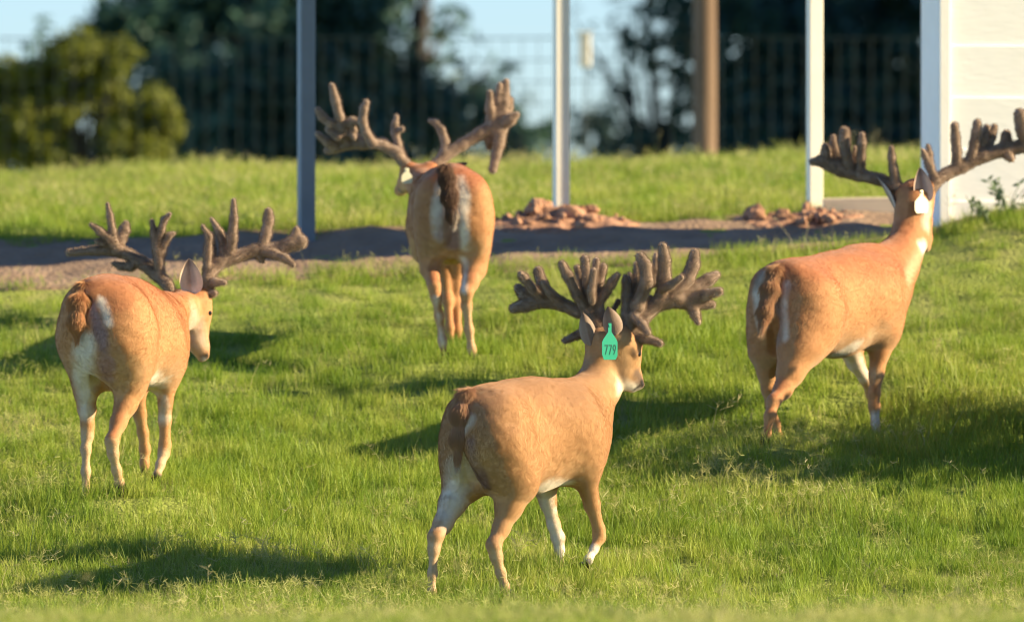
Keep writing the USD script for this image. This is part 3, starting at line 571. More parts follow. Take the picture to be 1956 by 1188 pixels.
E.bone([(1746, 388, 0, 34), (1752, 372, .04, 32), (1756, 392, .10, 27)], .03)
E.bone([(1752, 388, .06, 29), (1760, 425, .16, 20), (1766, 452, .22, 14), (1768, 466, .25, 11)], .03)
E.bone([(1750, 410, .05, 27), (1762, 455, .16, 18), (1768, 474, .22, 9)], .03)
E.bone([(1722, 366, .0, 13), (1742, 376, 0, 20)], .03); E.bone([(1780, 352, .0, 13), (1764, 370, 0, 20)], .03)
hpE = E.P(1756, 420, .1)
E.paint(WHITE, [(1766, 472, .2, 15), (1772, 480, .2, 10)], 6); E.paint(V3(.55, .42, .32), [(1776, 390, .0, 12), (1776, 430, .05, 12)], 8, .8)
E.d, E.explicit = dE, False
E.paint(WHITE, [(1582, 672, -.02, 18), (1634, 668, -.02, 18)], 8); E.paint(WHITE, [(1452, 520, .09, 10), (1440, 560, .10, 12), (1450, 620, .09, 12)], 8, .75); E.paint(WHITE, [(1500, 540, -.04, 7), (1492, 580, -.06, 8), (1496, 640, -.07, 8)], 5, .8)
E.paint(V3(.28, .20, .15), [(1476, 560, 0, 20), (1482, 640, 0, 18)], 8, .8); E.paint(WHITE, [(1632, 690, .10, 20), (1652, 724, .1, 15)], 8, .8); E.paint(WHITE, [(1674, 800, -.14, 9), (1676, 850, -.14, 9)], 6, .9); E.paint(CREAM, [(1668, 640, -.06, 12), (1668, 720, -.06, 10)], 8, .7)
E.paint(CREAM, [(1740, 530, 0, 16), (1762, 490, 0, 14)], 10, .7); E.paint(DARK, [(1440, 540, .12, 18), (1462, 505, .06, 12)], 14, .6); E.paint(V3(.27, .10, .045), [(1502, 545, -.09, 12)], 14, .7); E.paint(V3(.27, .10, .045), [(1630, 470, 0, 12), (1672, 480, -.04, 14)], 14, .6); E.paint(V3(.30, .12, .05), [(1520, 492, 0, 16), (1620, 478, 0, 12)], 14, .5)
E.tail_lat = 0.0
tE = tail_of(E, [(1500, 508, 7), (1486, 520, 9), (1476, 552, 13), (1467, 592, 11), (1460, 628, 3)], -E.f * .03, V3(.46, .26, .13), [[(1487, 535, 5), (1482, 575, 7), (1466, 625, 6)], [(1458, 590, 5), (1456, 628, 5)]])
ZE = (1520, 180, 3.494)
antlersE = [chain_prims(E, hE, ZE, [
    [(720, 660, 36, 0), (680, 620, 36, .02), (560, 570, 36, .06), (430, 540, 38, .10), (300, 490, 42, .13), (190, 445, 42, .16), (110, 452, 24, .18)],
    [(210, 440, 40, .15), (205, 385, 32, .14), (198, 350, 26, .13)], [(300, 470, 30, .13), (275, 400, 24, .16), (250, 330, 22, .18), (252, 288, 20, .19)], [(370, 510, 36, .11), (335, 400, 34, .09), (322, 310, 36, .08), (326, 255, 40, .08)],
    [(430, 520, 30, .10), (436, 420, 26, .07), (442, 330, 25, .05), (442, 275, 24, .05)], [(410, 500, 26, .12), (396, 420, 20, .14), (396, 360, 18, .15)], [(670, 610, 34, .02), (652, 500, 26, .0), (640, 420, 22, -.01), (638, 362, 19, -.02)], [(420, 540, 34, .10), (300, 520, 30, .13), (200, 480, 28, .15)]], .012),
    chain_prims(E, hE, ZE, [
    [(905, 630, 38, 0), (935, 580, 40, .02), (1010, 530, 38, .05), (1110, 485, 40, .08), (1250, 410, 44, .11), (1400, 370, 44, .14), (1530, 345, 44, .16), (1620, 330, 30, .18)],
    [(1075, 480, 34, .07), (1074, 380, 30, .05), (1066, 290, 30, .04), (1060, 212, 30, .03)], [(1170, 440, 36, .09), (1195, 330, 32, .08), (1210, 250, 32, .07), (1212, 192, 30, .07)], [(1210, 400, 30, .11), (1250, 300, 30, .12), (1276, 225, 28, .13)],
    [(1280, 370, 30, .13), (1305, 280, 28, .16), (1326, 222, 26, .17)], [(1405, 340, 40, .15), (1405, 270, 36, .16)], [(1550, 330, 44, .16), (1520, 240, 48, .10), (1498, 140, 50, .06)], [(1420, 410, 36, .13), (1440, 435, 24, .12)], [(930, 570, 30, .02), (890, 480, 24, .0), (862, 410, 20, -.01), (848, 376, 17, -.02)], [(905, 480, 20, .0), (895, 400, 18, .01), (884, 345, 16, .02)]], .012)]
earsE = [dict(geo=(at(1768, 388, hE - .05), at(1757, 320, hE - .07), V3(1, 0, 0), .10, .16, V3(.1, 1, 0)), outer=V3(.2, .13, .09), inner=V3(.52, .36, .26), rim=V3(.5, .36, .26)),
         dict(geo=(at(1714, 408, hE + .0), at(1676, 338, hE + .03), V3(.25, 1, .1), .085, .35, V3(-1, -.2, .3)), outer=V3(.20, .14, .10), inner=V3(.34, .24, .18))]
E.carve([(1480, 570, 0, 9), (1480, 620, 0, 13), (1486, 665, 0, 18)], .04, .02)
hoE = legs_hooves(E, [(1673, 870, -.11), (1664, 838, .12), (1461, 858, -.11), (1493, 862, .12)])
coatE = dict(side=V3(.40, .195, .075), back=V3(.33, .125, .047), low=V3(.48, .31, .15))

# ---- the deer at the back, seen from straight behind (third number: metres deeper)
G = Deer(866, 405, 45.5, -5, True)
G.bone([(864, 406, .12, 90), (860, 408, .40, 94), (852, 402, .72, 86)], .05, .86)
G.bone([(832, 368, -.02, 43), (828, 445, 0, 40)], .05); G.bone([(900, 368, -.02, 43), (904, 445, 0, 41)], .05)
G.bone([(866, 346, -.02, 33), (864, 345, .15, 36)], .05)
G.bone([(846, 384, .75, 66), (820, 364, .98, 38), (802, 346, 1.12, 28)], .05)
G.bone([(812, 430, .70, 44), (806, 482, .74, 24)], .05)
G.bone([(902, 425, .05, 42), (908, 470, .08, 33)], .05)
G.bone([(908, 470, .08, 33), (905, 512, .05, 23), (898, 540, -.02, 15), (891, 558, -.06, 13), (891, 585, -.04, 10.5), (896, 630, .0, 8.5), (901, 668, .02, 8.5), (904, 694, .03, 8)], .03)
G.bone([(830, 425, .05, 42), (820, 470, .08, 30)], .05)
G.bone([(820, 470, .08, 30), (822, 512, .05, 19), (829, 546, -.04, 12.5), (833, 566, -.04, 11), (839, 605, .0, 9), (845, 650, .02, 8.5), (849, 690, .04, 8)], .03)
G.bone([(838, 440, .72, 40), (847, 490, .72, 18), (852, 545, .72, 11.5), (855, 575, .70, 11), (859, 625, .68, 9), (862, 668, .66, 8)], .025)
G.bone([(886, 440, .72, 40), (872, 500, .74, 20), (871, 545, .74, 12), (872, 580, .74, 11), (874, 630, .74, 9), (875, 666, .74, 8)], .025)
G.bone([(866, 452, -.02, 16), (868, 472, .0, 12)], .03)
hG = G.d + 1.14
G.bone([(800, 342, 1.12, 27), (790, 338, 1.16, 24), (778, 350, 1.24, 17), (765, 363, 1.32, 10), (761, 368, 1.35, 7)], .03)
G.bone([(779, 322, 1.14, 14), (786, 336, 1.16, 20)], .03); G.bone([(826, 322, 1.12, 16), (806, 336, 1.15, 20)], .03)
hpG = at(775, 352, G.d + 1.25)
G.paint(BLACK, [(760, 369, 1.35, 8)], 4)
G.paint(WHITE, [(842, 345, -.14, 8), (834, 400, -.12, 13), (838, 450, -.08, 14)], 8, .95); G.paint(WHITE, [(884, 335, -.14, 8), (890, 380, -.15, 11), (880, 440, -.12, 10), (886, 480, -.05, 9)], 7, .95)
G.paint(PINK * .8, [(850, 380, -.16, 11), (850, 450, -.12, 15)], 8, .8); G.paint(PINK * .7, [(868, 430, -.13, 10), (867, 472, -.05, 15)], 6, .9); G.paint(WHITE, [(836, 575, -.02, 5), (846, 660, .0, 6)], 6, .8); G.paint(WHITE, [(882, 500, .05, 8), (884, 550, -.03, 7)], 5, .8)
G.paint(CREAM, [(892, 600, -.03, 12), (902, 690, .02, 12)], 8, .6); G.paint(DARK, [(800, 400, .1, 26), (812, 470, .1, 22)], 20, .3); G.paint(V3(.30, .10, .045), [(880, 318, -.05, 16), (905, 345, -.05, 14)], 14, .7)
G.tail_lat = -.165
tG = tail_of(G, [(850, 322, 10), (853, 338, 11), (858, 370, 12), (863, 405, 8), (868, 424, 3)], V3(0, -.02, 0), V3(.17, .095, .055), [[(869, 400, 3), (869, 430, 4)]])
ZG = (580, 130, 3.959)
antlersG = [chain_prims(G, hG, ZG, [
    [(800, 770, 40, .0), (770, 730, 42, .0), (700, 640, 44, -.03), (600, 590, 36, -.05), (520, 570, 36, -.07), (470, 490, 34, -.09), (445, 400, 32, -.10), (455, 310, 30, -.11), (475, 262, 28, -.11)],
    [(690, 640, 40, .02), (600, 570, 40, .06), (450, 570, 44, .10), (330, 570, 48, .13), (230, 600, 46, .15), (180, 625, 34, .16)],
    [(330, 560, 40, .12), (290, 450, 40, .08), (270, 370, 34, .06), (240, 250, 34, .04), (215, 140, 30, .03)], [(290, 440, 38, .08), (200, 420, 32, .07), (140, 370, 30, .06), (105, 318, 28, .05)], [(300, 440, 34, .08), (370, 400, 28, .06), (430, 420, 24, .04)],
    [(330, 500, 40, .10), (260, 520, 34, .08), (180, 470, 24, .07)], [(250, 590, 36, .13), (180, 560, 32, .10), (105, 500, 26, .08)], [(350, 480, 30, .1), (380, 530, 26, .06)], [(360, 420, 24, .07), (420, 560, 30, .1)],
    [(735, 660, 34, .02), (712, 570, 28, .05), (690, 490, 30, .06), (690, 430, 28, .07), (702, 372, 24, .07)], [(695, 480, 28, .06), (745, 460, 22, .04)]], .014),
    chain_prims(G, hG, ZG, [
    [(940, 790, 42, .0), (1000, 740, 44, .02), (1070, 660, 44, .05), (1200, 580, 42, .08), (1330, 500, 46, .10), (1440, 450, 64, .12), (1490, 440, 70, .13)],
    [(1430, 420, 50, .12), (1408, 310, 36, .10), (1408, 190, 28, .08)], [(1460, 400, 50, .13), (1470, 250, 36, .13), (1482, 130, 26, .13)], [(1490, 400, 50, .13), (1520, 260, 44, .14), (1530, 105, 28, .15)], [(1510, 380, 44, .14), (1550, 300, 34, .16), (1568, 240, 24, .17)], [(1480, 420, 60, .12), (1560, 390, 44, .10), (1610, 355, 28, .09)],
    [(1480, 480, 60, .12), (1475, 570, 44, .10), (1455, 660, 34, .08), (1430, 770, 38, .07)], [(1400, 540, 34, .12), (1400, 600, 26, .14)], [(1060, 660, 36, .05), (1072, 560, 32, .08), (1040, 470, 30, .09), (1000, 415, 24, .10), (955, 400, 18, .10)]], .014)]
earsG = [dict(geo=(at(800, 348, hG - .03), at(772, 336, hG - .06), V3(0, .3, 1), .07, .4, V3(0, -1, 0)), outer=V3(.30, .2, .14), inner=V3(.3, .2, .14)),
         dict(geo=(at(846, 328, hG + .05), at(893, 311, hG + .10), V3(0, .4, 1), .07, .4, V3(0, -1, 0)), outer=V3(.12, .08, .06), inner=V3(.12, .08, .06))]
G.carve([(866, 380, -.19, 9), (866, 430, -.16, 13), (866, 480, -.10, 14)], .04)
hoG = [add_anchor(G, G.P(*p)) for p in [(904, 698, .03), (849, 694, .04), (862, 676, .66), (875, 674, .74)]]
coatG = dict(side=V3(.40, .195, .075), back=V3(.31, .115, .043), low=V3(.48, .31, .15))

# ------------------------------------------------------------------ the setting: one sheet of ground, a bare earth track, the shed, posts and fence
def track(x, y):
    """distance in half widths from the middle of the bare track (below 1: bare)"""
    e = (meshkit.fbm(np.stack([x * 1.1, y * 1.1, 0 * x], -1), 3, 77) - .5) * .9
    return np.abs(y - (49.0 + .05 * x)) / .68 + e
def axis(parts):
    o = [np.linspace(a, b, n, endpoint=False) for a, b, n in parts]; return np.r_[np.concatenate(o), parts[-1][1]]
gx = axis([(-2500, -60, 14), (-60, -6, 24), (-6, 6, 150), (6, 60, 24), (60, 2500, 14)])
gy = axis([(-400, 0, 6), (0, 26, 26), (26, 66, 500), (66, 130, 64), (130, 3000, 24)])
X, Y = np.meshgrid(gx, gy, indexing='ij')
Zg = ground(X, Y); Zg = Zg - .03 * np.clip(1 - track(X, Y), 0, 1) * (np.abs(X) < 8)
nx, ny = X.shape; ii = np.arange(nx * ny).reshape(nx, ny)
quad = np.stack([ii[:-1, :-1], ii[1:, :-1], ii[1:, 1:], ii[:-1, 1:]], -1).reshape(-1, 4)
obj('ground', (np.stack([X, Y, Zg], -1).reshape(-1, 3), quad), 'ground_turf', smooth=True, kind='structure')
tx, ty = np.linspace(-7, 7, 180), np.linspace(47.4, 50.6, 64)
X, Y = np.meshgrid(tx, ty, indexing='ij'); tk = track(X, Y)
rut = -.03 * np.clip(1 - tk, 0, 1) + .012 + (meshkit.fbm(np.stack([X * 5, Y * 5, 0 * X], -1), 3, 8) - .5) * .05 * (tk < 1)
P_ = np.stack([X, Y, ground(X, Y) + np.where(tk < 1.12, rut, -.06)], -1).reshape(-1, 3)
ii = np.arange(X.size).reshape(X.shape); quad = np.stack([ii[:-1, :-1], ii[1:, :-1], ii[1:, 1:], ii[:-1, 1:]], -1).reshape(-1, 4)
keep = (tk.ravel()[quad] < 1.35).any(1)
quad = quad[keep]; used, inv = np.unique(quad, return_inverse=True)
obj('dirt_track', (P_[used], inv.reshape(-1, 4)), 'soil_bare', smooth=True, kind='structure')

# shed: lap siding on the front and on the shaded left side, corner trim, metal roof
SX, SY0, SY1 = 2.445, 48.58, 49.06; SX1 = 3.7
sz0 = float(ground(SX, SY0)) - .2; sh = 3.3
shed = thing('shed', (SX, SY0, sz0), 'white wooden shed with lap siding at the right edge behind the head-high buck', 'shed', None, 9.0)
bh = .295
lean = lambda m, a, ax, pt: m.apply_transform(trimesh.transformations.rotation_matrix(a, ax, pt)) and m
for i in range(11):
    z = .04 + i * bh
    m = box(((SX1 - SX) / 2 + .012, .012, z + bh / 2), (SX1 - SX - .07, .018, bh + .02), .003); m.apply_transform(trimesh.transformations.rotation_matrix(.052, [1, 0, 0], [0, .012, z + bh / 2]))
    obj('siding_board', m, 'siding_paint', shed)
obj('corner_trim', box((.015, -.016, sh / 2), (.06, .022, sh), .003), 'white_paint', shed)
obj('side_board', box((-.006, (SY1 - SY0) / 2 + .005, sh / 2), (.022, SY1 - SY0 + .02, sh), .003), 'white_paint', shed)
obj('wall_core', box(((SX1 - SX) / 2 + .03, (SY1 - SY0) / 2 + .03, sh / 2), (SX1 - SX - .04, SY1 - SY0 - .04, sh - .02)), 'siding_paint', shed)
obj('roof', box(((SX1 - SX) / 2, (SY1 - SY0) / 2, sh + .03), (SX1 - SX + .08, SY1 - SY0 + .08, .05), .008), 'roof_metal', shed)

def post(u, vb, d, w, rz, label, paint='cream_paint'):
    b = at(u, vb, d); zb = float(ground(b[0], b[1])) - .3
    t = thing('timber_post', (b[0], b[1], zb), label, 'post', None, rz)
    hgt = 4.6 - zb
    obj('shaft', box((0, 0, hgt / 2), (w, w, hgt), .004), paint, t)
    obj('post_cap', box((0, 0, hgt + .016), (w + .03, w + .03, .032), .006), paint, t)
post(585, 450, 49.4, .088, 16, 'left timber post beside the farthest buck, its shade painted in as blue grey', 'shaded_post_paint')
post(1072, 411, 50.3, .084, 15, 'sunlit cream timber post rising out of the bigger clod heap')
post(1556, 405, 50.2, .080, 15, 'sunlit cream timber post behind the antler of the head-high buck')

def mound(name, u, v, d, rx, ry, hh, seed, n, label):
    c = at(u, v, d); cz = float(ground(c[0], c[1]))
    t = thing(name, (c[0], c[1], cz), label, 'dirt heap')
    rng = np.random.default_rng(seed)
    X, Y = np.meshgrid(np.linspace(-1.3, 1.3, 40), np.linspace(-1.3, 1.3, 30), indexing='ij')
    r2 = X ** 2 + Y ** 2
    def hgt(x, y):
        w = np.stack([x * rx, y * ry, 0 * x], -1)
        return hh * np.exp(-1.6 * (x ** 2 + y ** 2)) * (.6 + .8 * meshkit.fbm(w * 6 + seed, 3, seed)) + (meshkit.fbm(w * 18, 2, seed) - .5) * .05
    gz = ground(c[0] + X * rx, c[1] + Y * ry) - cz
    P_ = np.stack([X * rx, Y * ry, gz + np.where(r2 < 1.5, hgt(X, Y), -.08) - .01], -1).reshape(-1, 3)
    ii = np.arange(X.size).reshape(X.shape); quad = np.stack([ii[:-1, :-1], ii[1:, :-1], ii[1:, 1:], ii[:-1, 1:]], -1).reshape(-1, 4)
    obj('heap', (P_, quad), 'soil_clod', t, smooth=True)
    for k in range(n):
        a, r = rng.uniform(0, 2 * np.pi), rng.uniform(0, 1.05) ** .7
        x, y = r * math.cos(a), r * math.sin(a)
        m = trimesh.creation.icosphere(2, 1.0); q_ = m.vertices
        q_ = q_ * (1 + (meshkit.fbm(q_ * 1.6 + k * 7.3, 3, seed + k) - .5)[:, None] * 1.5) * rng.uniform(.55, 1.3, 3) * (.014 + .05 * rng.random() ** 2.2)
        m.vertices = q_; zz = float(ground(c[0] + x * rx, c[1] + y * ry)) - cz + float(hgt(np.array(x), np.array(y))) - .004
        m.apply_translation((x * rx, y * ry, zz)); obj('clod', m, 'soil_clod', t, smooth=35)
mound('dirt_heap', 1062, 440, 49.82, .44, .40, .11, 3, 60, 'larger heap of red brown clods at the foot of the middle post')
mound('dirt_heap', 1525, 420, 49.7, .32, .28, .045, 4, 34, 'smaller heap of brown clods at the foot of the post nearest the shed')

def board(u0, v0, u1, v1, d, hgt, th, label, mat):
    a, b = at(u0, v0, d), at(u1, v1, d); mid = (a + b) / 2; ln = np.linalg.norm((b - a)[:2])
    g = float(ground(mid[0], mid[1])); t = box((0, 0, hgt / 2), (ln, th, hgt), .006)
    t.apply_transform(trimesh.transformations.rotation_matrix(-math.asin((b - a)[2] / ln), [0, 1, 0]))
    m = obj('timber_board', (np.array(t.vertices) + V3(mid[0], mid[1], mid[2]), np.array(t.faces)), mat, smooth=30); tag(m, label, 'board')
board(1212, 447, 1452, 439, 49.7, .05, .14, 'pale board lying flat between the two clod heaps', 'raw_lumber')
board(1572, 427, 1745, 424, 50.0, .148, .05, 'cream board set on edge between the last post and the shed', 'raw_lumber')

# wire fence far behind: line wires and upright wires, steel posts
FY = 78.0; fs = F / FY
fx0, fx1 = -6.6, 5.4; ftop = at(CU, 72, FY)[2]; fb = ftop - 2.4
fence = thing('wire_fence', (0, FY, float(ground(0, FY))), 'tall dark wire mesh deer fence crossing behind the far grass', 'fence')
fo = V3(0, FY, float(ground(0, FY)))
for z in np.r_[ftop, np.arange(ftop - .20, fb, -.20)]:
    r = .006 if z == ftop else .0044
    xs = np.linspace(fx0, fx1, 25); obj('line_wire', tube(np.stack([xs, 0 * xs + FY, z - .012 * np.sin((xs - fx0) / 4 * np.pi) ** 2], 1) - fo, r, 4), 'wire_dark', fence)
for x in np.arange(fx0, fx1 + .01, .152):
    obj('stay_wire', tube(np.array([[x, FY - .006, fb], [x + .004, FY - .006, ftop]]) - fo, .0034, 4), 'wire_dark', fence)
for x in (-6.5, -1.885, 2.765):
    obj('fence_post', tube(np.array([[x, FY + .04, float(ground(x, FY)) - .3], [x, FY + .04, ftop + .06]]) - fo, .03, 10), 'steel_post', fence)
# pale box on a thin stake beyond the middle post
c = at(1117, 98, 76.0); bxo = thing('meter_box', (c[0], c[1], float(ground(c[0], c[1]))), 'small pale box on a thin stake just right of the middle post', 'box')
zb = c[2] - float(ground(c[0], c[1]))
obj('case', box((0, 0, zb), (.105, .09, .29), .012), 'box_pale', bxo); obj('lid', box((0, -.005, zb + .16), (.13, .12, .022), .006), 'box_pale', bxo)
obj('stake', tube([[0, .03, -.2], [0, .03, zb - .14]], .006, 6), 'steel_post', bxo)
# wooden utility pole
c = at(1345, 290, 71.0); g = float(ground(c[0], c[1])); pole = thing('utility_pole', (c[0], c[1], g), 'thick brown wooden utility pole standing behind the far grass', 'pole')
zz = np.linspace(-.4, 7.5, 9); obj('shaft', tube(np.stack([0 * zz + .004 * np.sin(zz), 0 * zz, zz], 1), .103 - .004 * zz, 18), 'pole_wood', pole, smooth=40)
arm = box((0, -.12, 6.9), (1.8, .09, .11), .008); obj('crossarm', arm, 'pole_wood', pole)
for x in (-.8, -.35, .35, .8): obj('insulator', tube([[x, -.12, 6.95], [x, -.12, 7.03], [x, -.12, 7.06], [x, -.12, 7.12]], [.02, .045, .025, .04], 10), 'box_pale', pole)

# ------------------------------------------------------------------ trees and shrubs
def leaves(blobs, cover, size, seed, shell=.55, thin=False):
    n = cover
    rng = np.random.default_rng(seed); cnt = np.array([n * np.pi * b[1][0] * b[1][2] * (b[2] if len(b) > 2 else 1) / (.5 * size * size) for b in blobs]).astype(int); k = np.repeat(np.arange(len(blobs)), cnt); n = len(k)
    d = rng.normal(size=(n, 3)); d /= np.linalg.norm(d, axis=1, keepdims=True)
    r = rng.uniform(shell ** 3, 1.08, n) ** (1 / 3)
    C = np.array([b[0] for b in blobs])[k]; R = np.array([b[1] for b in blobs])[k]
    p = C + d * R * r[:, None]
    rm = np.median(R); p = p + np.stack([meshkit.fbm(p / rm * 1.7 + 31 * i, 3, seed + i) - .5 for i in range(3)], 1) * rm * 1.5
    # clumps: keep what lies in the denser parts of a noise field
    keep = meshkit.fbm(p * (2.6 / max(R.mean(), .3)) + seed, 3, seed) > (.40 if cover <= 5 else .30) + .12 * (r > .9)
    p, d = p[keep], d[keep]; n = len(p)
    nn = d * .6 + rng.normal(0, .6, (n, 3)) + V3(0, 0, .35); nn /= np.linalg.norm(nn, axis=1, keepdims=True)
    a = np.cross(nn, rng.normal(size=(n, 3))); a /= np.linalg.norm(a, axis=1, keepdims=True); b = np.cross(nn, a)
    s_ = size * rng.uniform(.5, 1.4, n)[:, None]
    v = np.stack([p - a * s_, p + b * s_ * .42 + nn * s_ * .12, p + a * s_, p - b * s_ * .42 + nn * s_ * .12], 1).reshape(-1, 3)
    i = np.arange(n)[:, None] * 4
    return v, np.vstack([i + [0, 1, 2], i + [0, 2, 3]])
def tree(name, label, cat, base, blobs, n, size, mat, seed, trunk_r=.22, group=None):
    t = thing(name, base, label, cat, group); rng = np.random.default_rng(seed)
    bl = [(np.array(b[0]) - base, b[1], *b[2:]) for b in blobs]
    ctr = np.mean([b[0] for b in bl], axis=0); top = max(b[0][2] + b[1][2] * .3 for b in bl)
    limbs = [tube([[0, 0, -.3], [ctr[0] * .2, ctr[1] * .2, top * .25], [ctr[0] * .6, ctr[1] * .6, top * .55], [ctr[0], ctr[1], top]], [trunk_r, trunk_r * .8, trunk_r * .5, trunk_r * .12], 10)]
    for b in bl:
        st = np.array([ctr[0] * .4, ctr[1] * .4, top * rng.uniform(.2, .5)]); e = np.array(b[0])
        limbs.append(tube([st, (st + e) / 2 + rng.normal(0, .12, 3) * np.linalg.norm(e - st) * .3, e], [trunk_r * .45, trunk_r * .28, trunk_r * .06], 7))
    obj('trunk', trimesh.util.concatenate(limbs), 'bark', t, smooth=50)
    v, f = leaves(bl, n, size, seed); obj('crown', (v, f), mat, t)
    return t
def pb(u, v, d, ru, rv, ry, dens=1.0):
    s_ = F / d; return (at(u, v, d), (ru / s_, ry, rv / s_), dens)
gr = lambda u, d: np.array([at(u, 290, d)[0], d, float(ground(at(u, 290, d)[0], d))])
tree('dense_tree', 'broad dark tree filling the gap left of the farthest buck', 'tree', gr(470, 110), [pb(300, 30, 110, 110, 110, 1.1), pb(420, -60, 111, 190, 170, 1.6), pb(470, 130, 110, 170, 150, 1.4), pb(380, 210, 109, 150, 110, 1.2), pb(560, 215, 110, 150, 110, 1.3), pb(600, 60, 111, 130, 140, 1.3), pb(560, -150, 111, 240, 150, 1.8), pb(420, 290, 109, 190, 60, 1.0), pb(640, 290, 109.5, 130, 60, 1.0)], 9, .15, 'leaf_dark', 101, .3)
tree('dense_tree', 'dark tree with a ragged right edge against the sky behind the lowered antlers', 'tree', gr(740, 114), [pb(690, 140, 114, 100, 120, 1.2), pb(760, 215, 114, 120, 90, 1.2), pb(670, -10, 114, 80, 110, 1.2), pb(790, 45, 115, 60, 55, .9, .30), pb(760, 90, 115, 60, 50, .9, .35), pb(850, 120, 115, 45, 50, .6, .45), pb(830, 170, 115, 60, 50, .7, .8), pb(865, 30, 115, 40, 45, .6, .25), pb(890, 215, 115, 60, 60, .9, .8), pb(950, 240, 115, 45, 55, .7, .6), pb(790, -110, 115, 100, 110, 1.2), pb(1000, 265, 115, 45, 34, .5, .8), pb(935, 120, 115, 30, 30, .4, .18)], 5, .13, 'leaf_dark', 102, .25)
tree('open_tree', 'loose dark tree with sky showing through between the two right posts', 'tree', gr(1290, 112), [pb(1190, 20, 112, 60, 60, .8, .28), pb(1250, 60, 112, 70, 55, .9, .8), pb(1310, 40, 112, 60, 60, .8, 1.2), pb(1290, 120, 112, 60, 45, .7, .8), pb(1220, 120, 112, 50, 40, .6, .4), pb(1165, 165, 112, 45, 36, .5, .35), pb(1190, 205, 112, 60, 34, .6, .45), pb(1130, 235, 112, 40, 30, .5, .3), pb(1330, -60, 113, 120, 80, 1.2), pb(1090, 30, 112, 35, 30, .4, .2), pb(1280, 255, 112, 70, 36, .6, .9), pb(1330, 200, 112, 45, 60, .6, .55), pb(1180, 275, 112, 90, 24, .5, .8)], 3, .13, 'leaf_dark', 103, .15)
tree('dense_tree', 'wide dark tree behind the thick wooden pole and right post', 'tree', gr(1520, 111), [pb(1420, 90, 111, 90, 110, 1.1), pb(1450, 220, 111, 110, 100, 1.1), pb(1560, 60, 112, 140, 150, 1.4), pb(1600, 215, 111, 140, 110, 1.2), pb(1720, 110, 112, 130, 160, 1.3), pb(1750, 240, 112, 110, 90, 1.1), pb(1580, -120, 113, 240, 150, 1.7), pb(1480, 300, 110, 160, 55, 1.0), pb(1700, 300, 110, 140, 55, 1.0)], 9, .15, 'leaf_dark', 104, .3)
rb, bb = np.random.default_rng(77), []
for u_, v_, r_ in ((40, 215, 110), (10, 160, 60), (90, 280, 90), (150, 185, 105), (280, 285, 70), (205, 110, 55), (118, 128, 60), (275, 225, 70), (200, 262, 95), (-60, 240, 110)):
    for _ in range(9):
        a_, q_ = rb.uniform(0, 6.283), r_ * rb.uniform(.2, .95); k_ = rb.uniform(.28, .5) * r_
        bb.append(pb(u_ + q_ * math.cos(a_), v_ + q_ * math.sin(a_), 85 + rb.uniform(-.35, .35), k_, k_ * rb.uniform(.7, 1.1), k_ / 190, rb.uniform(.4, 1)))
tree('round_bush', 'olive green sunlit bush behind the fence at the far left', 'bush', gr(150, 85), bb, 7, .045, 'leaf_olive', 105, .05)
tree('small_bush', 'small spiky dark bush rising behind the left end of the olive bush', 'bush', gr(72, 92), [pb(72, 95, 92, 22, 55, .2), pb(70, 190, 92, 60, 100, .3)], 3, .06, 'leaf_dark', 106, .06)
for k, (x, y, hh, r) in enumerate([(10.5, 104, 9.5, 3.0), (13.5, 107, 11, 3.4), (9.0, 99.5, 8.5, 2.4), (17, 103, 12, 3.6), (21, 109, 12, 3.8)]):     # the grove goes on to the right of the picture and shades these trees
    z = float(ground(x, y)); rng = np.random.default_rng(200 + k)
    tree('dense_tree', ['leftmost and nearest','second','third and middle','fourth','farthest right and tallest'][k] + ' tall tree of the grove outside the right edge', 'tree', np.array([x, y, z]), [((x + rng.normal(0, r * .4), y + rng.normal(0, r * .4), z + hh * f_), (r * rng.uniform(.6, .9),) * 2 + (r * .6,)) for f_ in (.25, .4, .5, .62, .75, .85)], 4, .3, 'leaf_dark', 200 + k, .32)
mat_leaf('leaf_far', [(0, (.025, .055, .05)), (1, (.05, .09, .075))], trans=.2, pscale=.3)
rng = np.random.default_rng(9); bl = []
for x in np.arange(-19, 19, 1.3): h_ = rng.uniform(2.5, 3.6); bl.append(((x, 172 + rng.uniform(-2, 2), 1.0 + h_ * .55), (1.3, 1.0, h_ * .6)))
tag(obj('distant_shrubs', leaves(bl, 3, .2, 15), 'leaf_far'), 'blue green line of low shrubs on the far horizon', 'shrubs', None, 'stuff')
# off to the right of the picture: an unseen shrub, added so that its shade reaches the head-high buck's legs
z = float(ground(3.95, 43.0)); tree('low_shrub', 'added low shrub outside the right edge, shading the legs of the head-high buck', 'bush', np.array([3.95, 43.0, z]), [((3.8, 42.8, z + 0.46), (.55, .5, .42)), ((4.1, 43.3, z + 0.66), (.6, .5, .5)), ((3.95, 42.7, z + 0.82), (.5, .5, .38)), ((4.3, 43.4, z + 0.79), (.5, .5, .5)), ((4.3, 42.6, z + 0.66), (.5, .5, .45)), ((3.9, 42.75, z + 1.12), (.5, .45, .36)), ((4.2, 43.4, z + 1.19), (.5, .5, .36)), ((3.9, 43.9, z + 0.79), (.4, .4, .4))], 2.4, .05, 'leaf_olive', 301, .04)
